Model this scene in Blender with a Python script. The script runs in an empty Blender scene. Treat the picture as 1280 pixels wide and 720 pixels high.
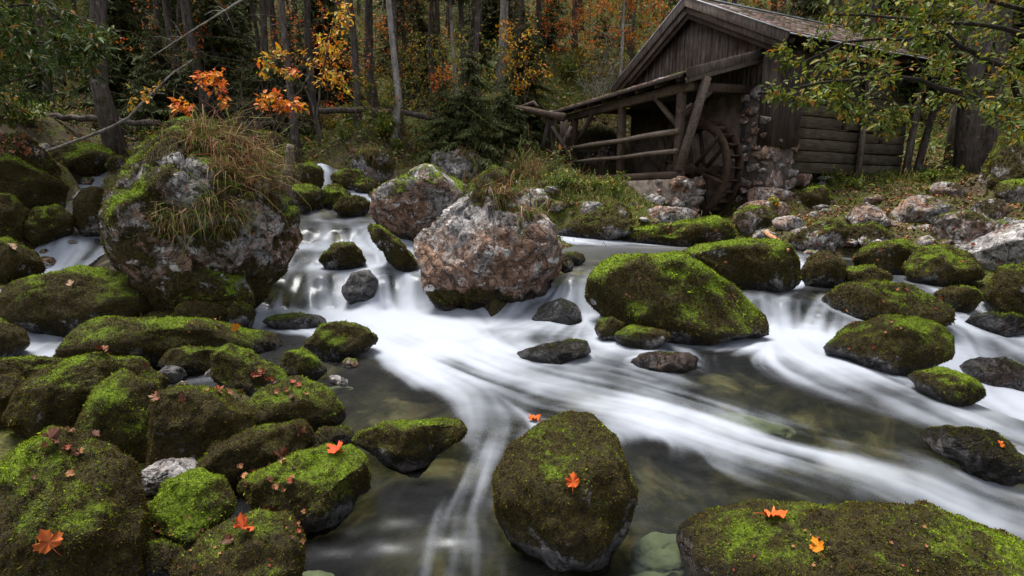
import bpy, bmesh, math, random
import numpy as np
from mathutils import Vector, Matrix
from mathutils.bvhtree import BVHTree
R_ = math.radians
random.seed(7); rng = np.random.default_rng(7)
scene = bpy.context.scene
COL = scene.collection

# ------------------------------------------------------------------ camera, sky, sun, exposure
PITCH = R_(10.2); FPX = 641.0; CAM = np.array([0.0, 0.0, 1.6])
cam = bpy.data.cameras.new('camera'); cam.sensor_width = 36.0; cam.lens = 36.0*FPX/1280.0
cam.clip_start = 0.05; cam.clip_end = 400.0
camo = bpy.data.objects.new('camera', cam); COL.objects.link(camo)
camo.location = CAM; camo.rotation_euler = (math.pi/2-PITCH, 0, 0)
scene.camera = camo

SUN_EL, SUN_AZ = R_(74), R_(310)          # soft light from high over the stream corridor, a little from the left
world = bpy.data.worlds.new('World'); scene.world = world; world.use_nodes = True
wn = world.node_tree; wn.nodes.clear()
sky = wn.nodes.new('ShaderNodeTexSky'); sky.sky_type = 'NISHITA'; sky.sun_disc = False
sky.sun_elevation = SUN_EL; sky.sun_rotation = SUN_AZ; sky.air_density = 1.0; sky.dust_density = 3.0; sky.ozone_density = 1.0
hs = wn.nodes.new('ShaderNodeHueSaturation'); hs.inputs['Saturation'].default_value = 0.30
bg = wn.nodes.new('ShaderNodeBackground'); bg.inputs['Strength'].default_value = 0.065
wo = wn.nodes.new('ShaderNodeOutputWorld')
wn.links.new(sky.outputs[0], hs.inputs['Color']); wn.links.new(hs.outputs[0], bg.inputs['Color']); wn.links.new(bg.outputs[0], wo.inputs['Surface'])
sun = bpy.data.lights.new('sun', 'SUN'); sun.energy = 1.5; sun.angle = R_(25); sun.color = (1.0, 0.955, 0.88)
suno = bpy.data.objects.new('sun', sun); COL.objects.link(suno)
sd = Vector((math.sin(SUN_AZ)*math.cos(SUN_EL), math.cos(SUN_AZ)*math.cos(SUN_EL), math.sin(SUN_EL)))
suno.rotation_euler = sd.to_track_quat('Z', 'Y').to_euler()
vs = scene.view_settings; vs.view_transform = 'Standard'; vs.look = 'None'; vs.exposure = 2.1; vs.gamma = 1.0
vs.use_curve_mapping = False
scene.cycles.max_bounces = 7; scene.cycles.transparent_max_bounces = 8; scene.cycles.caustics_reflective = False; scene.cycles.caustics_refractive = False
scene.cycles.diffuse_bounces = 3; scene.cycles.glossy_bounces = 2

# ------------------------------------------------------------------ maths helpers
FW = np.array([0, math.cos(PITCH), -math.sin(PITCH)]); UP = np.array([0, math.sin(PITCH), math.cos(PITCH)]); RT = np.array([1.0, 0, 0])
def ray(px, py): return FW + (px-640)/FPX*RT + (360-py)/FPX*UP
def at(px, py, Y):
    d = ray(px, py); return CAM + d*(Y/d[1])
def atz(px, py, z):
    d = ray(px, py); return CAM + d*((z-CAM[2])/d[2])
_pr = np.random.default_rng(3); PERM = _pr.permutation(256); GRAD = _pr.normal(size=(256, 3)); GRAD /= np.linalg.norm(GRAD, axis=1)[:, None]
def pn(P, seed=0.0):
    P = np.asarray(P, float)+seed*17.137
    i0 = np.floor(P).astype(np.int64); f = P-i0; u = f*f*f*(f*(f*6-15)+10); out = np.zeros(len(P))
    for dx in (0, 1):
        hx = PERM[(i0[:, 0]+dx) & 255]; wx = u[:, 0] if dx else 1-u[:, 0]
        for dy in (0, 1):
            hy = PERM[(hx+i0[:, 1]+dy) & 255]; wy = u[:, 1] if dy else 1-u[:, 1]
            for dz in (0, 1):
                h = PERM[(hy+i0[:, 2]+dz) & 255]; wz = u[:, 2] if dz else 1-u[:, 2]
                g = GRAD[h]; out += wx*wy*wz*(g[:, 0]*(f[:, 0]-dx)+g[:, 1]*(f[:, 1]-dy)+g[:, 2]*(f[:, 2]-dz))
    return out*1.6
def fbm(P, octv=4, seed=0.0, gain=.5):
    s = 0; a = 1.0; P = np.asarray(P, float)
    for o in range(octv): s = s+a*pn(P, seed+o*1.7); P = P*2.03; a *= gain
    return s
def sstep(a, b, x):
    t = np.clip((x-a)/(b-a), 0, 1); return t*t*(3-2*t)
def nrm(v): v = np.asarray(v, float); return v/(np.linalg.norm(v, axis=-1, keepdims=True)+1e-12)

# ------------------------------------------------------------------ mesh helpers
class MB:
    def __init__(s): s.V = []; s.F = []; s.C = []; s.n = 0
    def add(s, V, F, c=(1, 1, 1)):
        V = np.asarray(V, float).reshape(-1, 3); F = np.asarray(F, np.int64)
        s.V.append(V); s.F.append(F+s.n); s.n += len(V)
        c = np.asarray(c, float); s.C.append(np.broadcast_to(c, (len(V), 3)) if c.ndim == 1 else c)
        return s
    def mesh(s, name, mat=None, smooth=False, attrs=None):
        V = np.concatenate(s.V); me = bpy.data.meshes.new(name)
        me.vertices.add(len(V)); me.vertices.foreach_set('co', V.astype(np.float32).ravel())
        L = np.concatenate([f.ravel() for f in s.F]); sz = np.concatenate([np.full(len(f), f.shape[1]) for f in s.F])
        me.loops.add(len(L)); me.loops.foreach_set('vertex_index', L.astype(np.int32))
        me.polygons.add(len(sz)); me.polygons.foreach_set('loop_start', (np.cumsum(sz)-sz).astype(np.int32))
        if smooth: me.polygons.foreach_set('use_smooth', np.ones(len(sz), bool))
        C = np.concatenate(s.C)
        if not np.all(C == 1.0):
            a = me.attributes.new('col', 'FLOAT_COLOR', 'POINT'); a.data.foreach_set('color', np.concatenate([C, np.ones((len(C), 1))], 1).astype(np.float32).ravel())
        for k, v in (attrs or {}).items():
            a = me.attributes.new(k, 'FLOAT', 'POINT'); a.data.foreach_set('value', np.asarray(v, np.float32))
        me.update(calc_edges=True); me.validate()
        if mat: me.materials.append(mat)
        return me
def obj(name, me, parent=None, loc=None):
    o = bpy.data.objects.new(name, me); COL.objects.link(o)
    if loc is not None: o.location = loc
    if parent is not None: o.parent = parent
    return o
def empty(name, loc, label, cat, group=None):
    o = obj(name, None, None, loc); o.empty_display_size = .1; return tag(o, label, cat, group)
def tag(o, label, cat, group=None):
    o['label'] = label; o['category'] = cat
    if group: o['group'] = group
    return o
def copytree(o, loc, rz=0.0, sc=1.0):
    c = o.copy(); COL.objects.link(c); c.location = loc; c.rotation_euler = (0, 0, rz); c.scale = (sc, sc, sc)
    for ch in o.children:
        d = ch.copy(); COL.objects.link(d); d.parent = c
    return c
def frame(d, up=(0, 0, 1)):
    d = nrm(d); u = np.asarray(up, float)
    if abs(d@u) > .97: u = np.array([1.0, 0, 0])
    a = nrm(np.cross(d, u)); return d, a, np.cross(a, d)
def tube(mb, pts, rad, n=7, c=(1, 1, 1), cap=True, wob=0.0):
    pts = np.asarray(pts, float); k = len(pts); rad = np.broadcast_to(np.asarray(rad, float), (k,))
    tg = np.gradient(pts, axis=0); _, a0, _ = frame(tg.mean(0)); V = []
    ang = np.arange(n)*2*math.pi/n
    for i in range(k):
        d = nrm(tg[i]); a = nrm(a0-d*(a0@d)); b = np.cross(d, a)
        r = rad[i]*(1+wob*rng.normal(size=n)) if wob else rad[i]*np.ones(n)
        V.append(pts[i]+np.outer(np.cos(ang)*r, a)+np.outer(np.sin(ang)*r, b))
    V = np.concatenate(V); i, j = np.meshgrid(np.arange(k-1), np.arange(n), indexing='ij'); i = i.ravel(); j = j.ravel(); j2 = (j+1) % n
    mb.add(V, np.stack([i*n+j, i*n+j2, (i+1)*n+j2, (i+1)*n+j], 1), c)
    if cap:
        m = len(V); mb.F.append(np.array([list(range(n))[::-1]])+mb.n-m); mb.F.append(np.array([list(range(m-n, m))])+mb.n-m)
def beam(mb, p, q, w, h, up=(0, 0, 1), ch=.12, c=(1, 1, 1), jit=.004):
    # chamfered timber from p to q
    p = np.asarray(p, float); q = np.asarray(q, float); d, a, u = frame(q-p, up); e = ch*min(w, h)
    pr = [(-w/2+e, -h/2), (w/2-e, -h/2), (w/2, -h/2+e), (w/2, h/2-e), (w/2-e, h/2), (-w/2+e, h/2), (-w/2, h/2-e), (-w/2, -h/2+e)]
    k = 3; V = []
    for i in range(k):
        o = p+(q-p)*i/(k-1)+(a*rng.normal()*jit+u*rng.normal()*jit if i == 1 else 0)
        V += [o+a*x+u*y for x, y in pr]
    F = [[i*8+j, i*8+(j+1) % 8, (i+1)*8+(j+1) % 8, (i+1)*8+j] for i in range(k-1) for j in range(8)]
    mb.add(V, F, c); mb.F.append(np.array([list(range(7, -1, -1))])+mb.n-24); mb.F.append(np.array([list(range(16, 24))])+mb.n-24)
    return mb
def leaves(mb, P, D, N, L, wr=.5, fold=.25, col=(1, 1, 1), curl=.15, simple=False):
    # folded leaf blades: base P, direction D, face normal N
    P = np.asarray(P, float); D = nrm(D); N = nrm(N-D*(N*D).sum(1)[:, None]); S = np.cross(D, N); L = np.broadcast_to(L, (len(P),))[:, None]; W = L*wr*.5
    pts = [P, P+D*L*.32+S*W+N*W*fold, P+D*L*.68+S*W*.8+N*(W*fold-L*curl*.3), P+D*L-N*L*curl, P+D*L*.68-S*W*.8+N*(W*fold-L*curl*.3), P+D*L*.32-S*W+N*W*fold]
    if simple:
        c = np.asarray(col, float); mb.add(np.stack([P, P+D*L*.45+S*W+N*W*fold, P+D*L-N*L*curl, P+D*L*.45-S*W+N*W*fold], 1).reshape(-1, 3), np.arange(4*len(P)).reshape(-1, 4), np.repeat(c, 4, 0) if c.ndim == 2 else c); return
    V = np.stack(pts, 1).reshape(-1, 3); b = np.arange(len(P))[:, None]*6
    F = np.concatenate([b+np.array([0, 1, 2, 3]), b+np.array([0, 3, 4, 5])]); c = np.asarray(col, float)
    mb.add(V, F, np.repeat(c, 6, 0) if c.ndim == 2 else c)
def rdir(n): return nrm(rng.normal(size=(n, 3)))
def pick(pal, n):
    w = np.array([p[0] for p in pal], float); i = rng.choice(len(pal), n, p=w/w.sum()); c = np.array([p[1] for p in pal])[i]
    return np.clip(c*(1+.25*rng.normal(size=(n, 1))), .004, .9)

# ------------------------------------------------------------------ materials
class MT:
    def __init__(s, name):
        s.m = bpy.data.materials.new(name); s.m.use_nodes = True; s.t = s.m.node_tree; s.t.nodes.clear()
        s.out = s.n('ShaderNodeOutputMaterial'); s.geo = s.n('ShaderNodeNewGeometry'); s.pos = s.geo.outputs['Position']
    def n(s, ty, ins=None, **kw):
        nd = s.t.nodes.new(ty)
        for k, v in kw.items(): setattr(nd, k, v)
        for k, v in (ins or {}).items(): s.set(nd.inputs[k], v)
        return nd
    def set(s, sock, v):
        if isinstance(v, bpy.types.NodeSocket): s.t.links.new(v, sock)
        elif isinstance(v, (tuple, list)) and len(v) == 3 and sock.type == 'RGBA': sock.default_value = (*v, 1)
        else: sock.default_value = v
    def noise(s, scale, detail=3, rough=.55, vec=None, dist=0.0):
        return s.n('ShaderNodeTexNoise', {'Vector': vec or s.pos, 'Scale': scale, 'Detail': detail, 'Roughness': rough, 'Distortion': dist}).outputs[0]
    def scaled(s, v3, src=None): return s.n('ShaderNodeMapping', {'Vector': src or s.pos, 'Scale': v3}).outputs[0]
    def ramp(s, fac, a, b, va=0.0, vb=1.0): return s.n('ShaderNodeMapRange', {'Value': fac, 'From Min': a, 'From Max': b, 'To Min': va, 'To Max': vb}, interpolation_type='SMOOTHSTEP').outputs[0]
    def mix(s, f, a, b, ty='MIX'): return s.n('ShaderNodeMixRGB', {'Fac': f, 'Color1': a, 'Color2': b}, blend_type=ty).outputs[0]
    def math(s, op, a, b=0.0): return s.n('ShaderNodeMath', {0: a, 1: b}, operation=op).outputs[0]
    def attr(s, nm, c=False): return s.n('ShaderNodeAttribute', attribute_name=nm).outputs['Color' if c else 'Fac']
    def bump(s, h, st=.5, d=.02): return s.n('ShaderNodeBump', {'Height': h, 'Strength': st, 'Distance': d}).outputs[0]
    def bsdf(s, col, rough=.85, nor=None, spec=.3):
        d = {'Base Color': col, 'Roughness': rough, 'Specular IOR Level': spec}
        if nor: d['Normal'] = nor
        b = s.n('ShaderNodeBsdfPrincipled', d); s.t.links.new(b.outputs[0], s.out.inputs['Surface']); return b

def mat_rock():
    m = MT('rock'); mossA = m.attr('moss'); bri = m.attr('bright'); wet = m.attr('wet'); tone = m.attr('tone')
    n1 = m.noise(3.2, 6, .65); n2 = m.noise(10, 7, .72); n3 = m.noise(42, 5, .75); n4 = m.noise(1.5, 5, .65, dist=.8)
    grey = m.mix(m.ramp(n2, .34, .62), (.085, .078, .078), (.36, .34, .335))
    pink = m.mix(m.ramp(m.noise(8, 6, .7), .33, .66), (.095, .048, .028), (.36, .215, .145))
    c = m.mix(m.ramp(m.math('ADD', n4, tone), .50, .72), grey, pink)
    c = m.mix(m.ramp(m.noise(5.5, 7, .72, dist=.5), .55, .61), c, (.58, .555, .54))
    c = m.mix(m.ramp(n3, .58, .66), c, m.mix(.55, c, (.55, .53, .52)))
    c = m.mix(m.ramp(m.noise(26, 6, .78), .54, .62), c, (.030, .026, .023))
    c = m.mix(m.ramp(n2, .40, .33), c, (.028, .023, .02))
    crk = m.math('ABSOLUTE', m.math('SUBTRACT', m.noise(2.6, 6, .6, dist=1.2), .5))
    c = m.mix(m.ramp(crk, .0, .018, .85, 0.0), c, (.02, .016, .013))
    mo = m.mix(m.ramp(m.noise(30, 5, .75), .36, .64), (.020, .013, .005), (.070, .054, .010))
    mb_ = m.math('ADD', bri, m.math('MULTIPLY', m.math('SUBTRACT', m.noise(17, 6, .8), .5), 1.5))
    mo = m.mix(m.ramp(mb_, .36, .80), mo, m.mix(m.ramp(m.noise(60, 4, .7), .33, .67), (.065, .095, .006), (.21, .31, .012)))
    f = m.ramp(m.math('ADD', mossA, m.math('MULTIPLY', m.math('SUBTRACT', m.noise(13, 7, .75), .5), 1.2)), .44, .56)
    col = m.mix(f, c, mo)
    col = m.mix(wet, col, m.mix(1.0, col, (.14, .14, .15), 'MULTIPLY'))
    h = m.math('ADD', m.math('MULTIPLY', n2, .9), m.math('ADD', m.math('MULTIPLY', n3, .5), m.math('MULTIPLY', m.math('MULTIPLY', m.noise(110, 4, .75), f), .8)))
    h = m.math('ADD', h, m.math('MULTIPLY', m.ramp(crk, .0, .03), .5))
    m.bsdf(col, m.ramp(wet, 0, 1, .9, .42), m.bump(h, .9, .045), .3)
    return m.m
def mat_col(name, rough=.8, trans=0.0, spec=.25, var=.0):
    m = MT(name); c = m.attr('col', True)
    if var: c = m.mix(1.0, c, m.mix(m.noise(var, 4, .6), (.55, .55, .55), (1.3, 1.3, 1.3)), 'MULTIPLY')
    b = m.bsdf(c, rough, None, spec)
    if trans:
        t = m.n('ShaderNodeBsdfTranslucent', {'Color': c}); x = m.n('ShaderNodeMixShader', {0: trans}); m.t.links.new(b.outputs[0], x.inputs[1]); m.t.links.new(t.outputs[0], x.inputs[2]); m.t.links.new(x.outputs[0], m.out.inputs['Surface'])
    return m.m
def mat_wood(name, dark, light, grain, green=.0, ring=0.0):
    # grain: mapping scale, low along the timber
    m = MT(name); oc = m.n('ShaderNodeTexCoord').outputs['Object']; v = m.scaled(grain, oc)
    n1 = m.noise(1.0, 7, .7, v, .4); n2 = m.noise(2.2, 4, .6); rnd = m.n('ShaderNodeObjectInfo').outputs['Random']
    c = m.mix(m.ramp(n1, .3, .72), dark, light)
    c = m.mix(m.ramp(n2, .42, .75), c, m.mix(1.0, c, (.55, .47, .42), 'MULTIPLY'))
    c = m.mix(m.ramp(rnd, 0, 1, 0.0, .55), c, m.mix(1.0, c, (.5, .48, .47), 'MULTIPLY'))
    if green: c = m.mix(m.math('MULTIPLY', m.ramp(m.noise(3.0, 5, .7), .5, .7), green), c, (.05, .055, .02))
    m.bsdf(c, .82, m.bump(n1, .7, .02), .2); return m.m
def mat_bark(name, a, b, lich, sc=(9, 9, 1.6)):
    m = MT(name); v = m.scaled(sc); n1 = m.noise(1.5, 6, .7, v, .5); n2 = m.noise(5, 5, .7)
    c = m.mix(m.ramp(n1, .33, .68), a, b); c = m.mix(m.ramp(n2, .55, .68), c, lich)
    c = m.mix(m.ramp(m.noise(2.2, 4, .6), .58, .75), c, (.04, .045, .015))
    m.bsdf(c, .9, m.bump(n1, .8, .03), .15); return m.m
def mat_ground():
    m = MT('ground'); g = m.attr('green'); bed = m.attr('bed')
    n1 = m.noise(1.4, 6, .65); n2 = m.noise(9, 6, .7); n3 = m.noise(38, 4, .7)
    c = m.mix(m.ramp(n2, .35, .65), (.024, .017, .010), (.065, .045, .026))
    c = m.mix(m.ramp(n3, .60, .68), c, (.13, .062, .03))
    c = m.mix(m.ramp(m.noise(22, 4, .7), .62, .68), c, (.30, .27, .24))
    gr = m.mix(m.ramp(n3, .35, .7), (.030, .034, .008), (.11, .125, .015))
    c = m.mix(m.ramp(m.math('ADD', g, m.math('MULTIPLY', m.math('SUBTRACT', n1, .5), 1.1)), .35, .7), c, gr)
    st = m.mix(m.ramp(m.noise(6, 5, .65), .35, .65), (.022, .021, .014), (.085, .07, .045))
    st = m.mix(m.ramp(m.noise(1.3, 4, .6, dist=.6), .51, .67), st, m.mix(m.ramp(m.noise(9, 4), .4, .6), (.26, .18, .10), (.40, .34, .22)))
    c = m.mix(bed, c, m.mix(m.ramp(n2, .3, .7), st, m.mix(1.0, st, (.45, .45, .4), 'MULTIPLY')))
    m.bsdf(c, .9, m.bump(m.math('ADD', n2, m.math('MULTIPLY', n3, .5)), .8, .05), .2); return m.m
def mat_water():
    m = MT('water'); foam = m.attr('foam')
    nb = m.bump(m.noise(5.0, 2, .5, m.scaled((1, 1, .3))), .12, .05)
    tr = m.n('ShaderNodeBsdfTransparent', {'Color': (.54, .59, .50)}); gl = m.n('ShaderNodeBsdfGlossy', {'Color': (.9, .93, 1), 'Roughness': .28, 'Normal': nb})
    fr = m.n('ShaderNodeFresnel', {'IOR': 1.33, 'Normal': nb}); a = m.n('ShaderNodeMixShader', {0: fr.outputs[0], 1: tr.outputs[0], 2: gl.outputs[0]})
    df = m.n('ShaderNodeBsdfDiffuse', {'Color': (.44, .475, .545)}); tl = m.n('ShaderNodeBsdfTranslucent', {'Color': (.44, .475, .545)}); b = m.n('ShaderNodeMixShader', {0: .25, 1: df.outputs[0], 2: tl.outputs[0]})
    x = m.n('ShaderNodeMixShader', {0: foam, 1: a.outputs[0], 2: b.outputs[0]}); m.t.links.new(x.outputs[0], m.out.inputs['Surface']); return m.m
def mat_pale():
    m = MT('pale_limestone'); n = m.noise(4, 5, .6); m.bsdf(m.mix(m.ramp(n, .35, .65), (.15, .155, .10), (.29, .30, .21)), .8, None, .2); return m.m
def mat_plain(name, a, b, sc=6.0, rough=.85, bump=.4):
    m = MT(name); n1 = m.noise(sc, 6, .7); c = m.mix(m.ramp(n1, .3, .7), a, b); c = m.mix(m.ramp(m.noise(sc*.35, 4), .5, .7), c, m.mix(1.0, c, (.5, .45, .4), 'MULTIPLY'))
    m.bsdf(c, rough, m.bump(n1, bump, .03), .25); return m.m
M_rock = mat_rock(); M_sunk = mat_pale(); M_moss = mat_col('moss_sprig', .95, .15, .05); M_leaf = mat_col('leaf', .55, .35, .3); M_dead = mat_col('dead_leaf', .65, .1, .25, 40.0); M_grass = mat_col('grass', .7, .25, .2); M_needle = mat_col('needle', .7, .15, .15)
M_ground = mat_ground(); M_water = mat_water()
# ------------------------------------------------------------------ stream: streamlines (image column, row, distance if >3 else water level, foam, lowered on fall faces partly to paint their shading)
LINES = [
 [(404,205,13.1,.7),(405,214,12.9,.9),(407,238,12.6,.8),(425,252,11.6,.35),(402,262,10.60,0.35),(402,274,9.82,0.35),(428,286,9.10,0.35),(434,305,8.93,0.90),(450,313,8.30,0.65),(458,318,8.07,0.50),(466,332,7.88,0.95),(474,340,7.33,0.55),(480,347,7.00,0.45),(481,366,6.95,0.70),(482,386,6.88,0.97),(520,410,.09,1),(580,440,.08,1),(650,470,.05,.72),(740,492,.02,.5),(850,515,0,.85),(950,548,-.03,.85),(1060,578,-.06,.72),(1160,605,-.1,.62),(1300,668,-.16,.55)],
 [(372,262,10.60,0.20),(378,274,9.84,0.20),(384,286,8.96,0.25),(384,305,8.76,0.60),(376,313,8.15,0.40),(372,318,7.97,0.30),(362,332,7.88,0.70),(354,340,7.42,0.35),(349,347,7.14,0.30),(343,366,6.95,0.40),(338,386,6.88,0.80),(390,402,.1,.95),(460,422,.08,1),(530,455,.05,.9),(600,492,.03,.5),(612,535,.01,.45),(585,600,-.02,.42),(560,660,-.05,.34),(550,740,-.1,.28)],
 [(425,262,10.60,0.30),(424,274,9.93,0.30),(420,286,9.06,0.30),(418,305,8.84,0.80),(412,313,8.16,0.60),(408,318,7.94,0.50),(404,332,7.77,0.90),(402,340,7.27,0.50),(401,347,6.96,0.50),(402,366,6.95,0.75),(405,386,6.88,0.97),(440,408,.09,1),(520,440,.07,1),(590,470,.05,.8),(690,505,.02,.35),(800,525,0,.75),(900,555,-.02,.75),(1000,585,-.05,.42),(1110,622,-.1,.32),(1230,690,-.16,.25)],
 [(455,262,10.60,0.25),(462,274,9.95,0.30),(476,286,9.02,0.40),(484,305,8.78,0.85),(498,313,8.10,0.70),(505,318,7.91,0.55),(512,332,7.79,0.90),(520,340,7.33,0.50),(525,347,7.06,0.50),(527,366,6.95,0.75),(528,386,6.88,0.97),(560,405,.09,1),(610,432,.08,.9),(690,458,.06,.45),(790,480,.04,.3),(900,512,.01,.5),(1000,545,-.03,.35),(1110,568,-.07,.32),(1200,596,-.1,.4),(1300,640,-.14,.5)],
 [(545,300,9.0,.3),(550,318,8.6,.3)],
 [(900,308,10.6,.05),(840,313,.655,.04),(790,313,.655,.06),(740,316,.655,.05),(715,330,.65,.08)],
 [(670,288,11.9,.85),(720,294,11.5,.9),(765,300,11.1,.8),(800,305,10.8,.35),(870,309,10.4,.25),(900,314,.66,.05)],
 [(880,313,.655,.0),(800,318,.655,.0),(750,326,.65,.05),(722,338,.64,.25),(708,348,6.45,.45),(696,374,6.3,.7),(678,398,6.08,.95),(640,412,.12,.75),(610,415,.11,.6),(640,445,.07,.8)],
 [(760,322,.65,.0),(735,341,6.7,.25),(732,348,6.45,.45),(736,372,6.3,.8),(741,395,6.12,.97),(770,425,.1,.9),(830,442,.08,.5),(880,462,.05,.12),(940,490,.02,.05),(1020,520,-.01,.05),(1130,545,-.05,.05),(1230,580,-.09,.1)],
 [(715,405,.11,.9),(690,425,.1,.35),(720,450,.07,.55),(800,468,.05,.4),(870,490,.03,.15),(960,520,0,.25)],
 [(850,316,.65,.1),(868,326,8.0,.7),(874,345,7.6,.6),(900,372,6.6,.1)],
 [(990,312,.66,.1),(994,330,8.0,.8),(994,354,7.6,.9),(985,360,7.0,.5),(950,362,6.6,.1),(945,370,6.1,.5),(948,388,5.98,.75),(951,409,5.82,1),(930,432,.1,.95),(900,445,.09,.3),(905,475,.05,.1),(960,505,.01,.1)],
 [(1040,352,7.4,.1),(1005,362,6.7,.25),(985,374,6.1,.5),(987,394,5.95,.8),(990,413,5.78,1),(1010,438,.1,1),(1070,465,.05,.7),(1140,495,0,.42),(1210,520,-.04,.55),(1310,565,-.09,.7)],
 [(1030,370,6.5,.35),(1022,390,6.0,.5),(1010,416,5.7,1),(1040,455,.07,.8),(1110,490,.02,.35),(1180,520,-.03,.35),(1270,560,-.08,.5)],
 [(1060,325,8.9,.1),(1100,342,8.2,.35),(1150,362,7.2,.35),(1190,388,6.3,.8),(1225,412,5.8,.95),(1265,430,5.4,.8),(1320,450,4.9,.7)],
 [(1185,405,5.9,.5),(1200,440,5.2,.85),(1230,465,4.7,.75),(1240,495,4.3,.85),(1310,540,3.8,.9)],
 [(1235,400,6.1,.5),(1245,440,5.3,.35),(1260,470,4.75,.85),(1320,490,4.3,.8)],
 [(126,205,13.2,.1),(125,213,12.7,.45),(122,220,12.5,.75),(118,236,12.3,.85),(108,250,11.4,.15),(105,258,10.8,.05),(98,282,9.2,.08),(84,294,8.6,.3),(80,302,8.45,.6),(76,318,8.36,.8),(70,334,8.25,.9),(30,350,7.6,.3),(-30,368,7.0,.12)],
 [(-40,372,5.5,.6),(0,395,5.1,.8),(45,420,4.8,.85),(60,430,4.7,.6),(20,446,4.4,.7),(-40,475,4.0,.3)],
 [(440,450,.05,.15),(430,475,.03,.02),(450,515,.0,.02),(420,590,-.03,.0),(440,650,-.06,.03),(400,740,-.1,.0)],
 [(520,500,.02,.08),(560,560,0,.06),(500,640,-.04,.08),(470,740,-.1,.06)],
 [(820,560,-.03,.1),(800,620,-.06,.02),(790,690,-.09,.05),(760,750,-.11,.02)],
 [(870,575,-.04,.2),(850,620,-.07,.0),(835,740,-.11,.0)],
 [(900,580,-.05,.3),(970,605,-.08,.1),(1080,640,-.13,.1),(1200,690,-.18,.05)],
 [(640,655,-.05,.08),(680,690,-.08,.15),(660,750,-.11,.1)],
 [(235,448,.16,.1),(260,455,.15,.4),(300,450,.12,.1),(350,428,.1,.1),(400,455,.07,.2),(420,480,.04,.05)],
]
SP, SD, SF = [], [], []
for ln in LINES:
    w = np.array([(at(a, b, v) if v > 2.9 else atz(a, b, v)) for a, b, v, f in ln]); fo = np.array([l[3] for l in ln])
    for i in range(len(w)-1):
        n = max(2, int(np.linalg.norm((w[i+1]-w[i])[:2])/.125)); t = np.arange(n)/n
        SP.append(w[i]+(w[i+1]-w[i])*t[:, None]); SF.append(fo[i]+(fo[i+1]-fo[i])*t); SD.append(np.repeat(nrm((w[i+1]-w[i])[:2])[None], n, 0))
SP = np.concatenate(SP); SD = np.concatenate(SD); SF = np.concatenate(SF)
def stream_at(XY):
    XY = np.asarray(XY, float); n = len(XY); W = np.zeros(n); D = np.zeros((n, 2)); Fm = np.zeros(n); md = np.zeros(n)
    for a in range(0, n, 20000):
        q = XY[a:a+20000]; d2 = (q[:, :1]-SP[:, 0])**2+(q[:, 1:2]-SP[:, 1])**2; md[a:a+20000] = np.sqrt(d2.min(1))
        w = 1/(d2+.008)**2.2; w /= w.sum(1, keepdims=True)
        W[a:a+20000] = w@SP[:, 2]; D[a:a+20000] = w@SD; Fm[a:a+20000] = w@SF
    return W, D, Fm, md
# banks: x, y, height
G = np.array([(-2,1,-.2),(0,0,-.5),(2,1,-.4),(-3,3,.3),(-1.7,2.4,.1),(-2.1,3.5,.2),(-4,4,.45),(-2.8,5,.34),(-2.8,4,.32),(-4.8,6,.3),(-2.6,6.6,.15),(-5.5,7,.35),(-6.3,7.2,.42),(-5.6,6.3,.3),(-7.0,7.5,.45),(-8.6,7.6,.9),(-3.6,9,1.1),(-9,11,2.1),(-6,11.5,1.8),(-4,12,1.6),
 (-5,14,2.4),(-10,15,3.0),(-2.2,10,1.1),(-1.2,11.5,1.5),(-1,13.5,2.0),(0.4,11.8,1.25),(0.2,10,.9),(1.2,13.2,2.0),(2.4,13.4,1.9),(2.0,12.0,1.25),(1.2,12.3,1.35),(3.0,12.6,1.45),(2.8,14.6,2.1),(1,16,2.6),
 (4.0,11.9,1.0),(4.7,12.0,.95),(5.0,13.2,.95),(4.4,13.9,.95),(5.6,12.3,1.15),(6.3,12.8,1.75),(6.0,11.4,1.15),(5.4,10.6,.95),(7.0,12.2,1.65),(8.2,12.4,1.75),(9.5,13,2.0),(10.5,14.5,2.2),(8.5,14.6,2.15),(6.5,13.8,2.05),(12.5,16,2.5),
 (7.4,10.6,1.25),(8.9,10.8,1.55),(10.2,11,2.0),(8.0,8.8,.85),(9.6,9.4,1.4),(6.2,9.0,.75),(7.0,7.2,.4),(7.5,6,.1),(11.5,9,2.0),(12,6,1.2),(9,4,.2),(5.5,2.5,-.3),
 (-1.5,17,3.1),(-4.5,18,3.7),(-10,18,3.8),(-16,17,4.2),(2.5,19,4.1),(6,20,4.6),(10,20,3.2),(14,20,3.4),(20,20,4.5),(-16,10,3.2),(-14,5,2.0),(-8,4,.8),(-7,0,.5),(8,0,.3),(14,0,1.5),(18,10,3.5),
 (2.5,9.5,.25),(3.5,9.5,.25),(1.8,8.6,.25),(4.0,10.2,.25),(2.2,10.5,.3),(3.0,8.2,.25),(1.3,11.0,.4),(1.3,7.3,.2),
 (-11.2,12.6,2.6),(-8.9,12.7,2.5),(-8.2,10.7,2.0),(-9.9,10.2,2.1),(-6.6,9.8,1.5),(-8.9,9.0,1.6),(0,-6,-.3),(-8,-8,1),(8,-8,1)], float)
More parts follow.
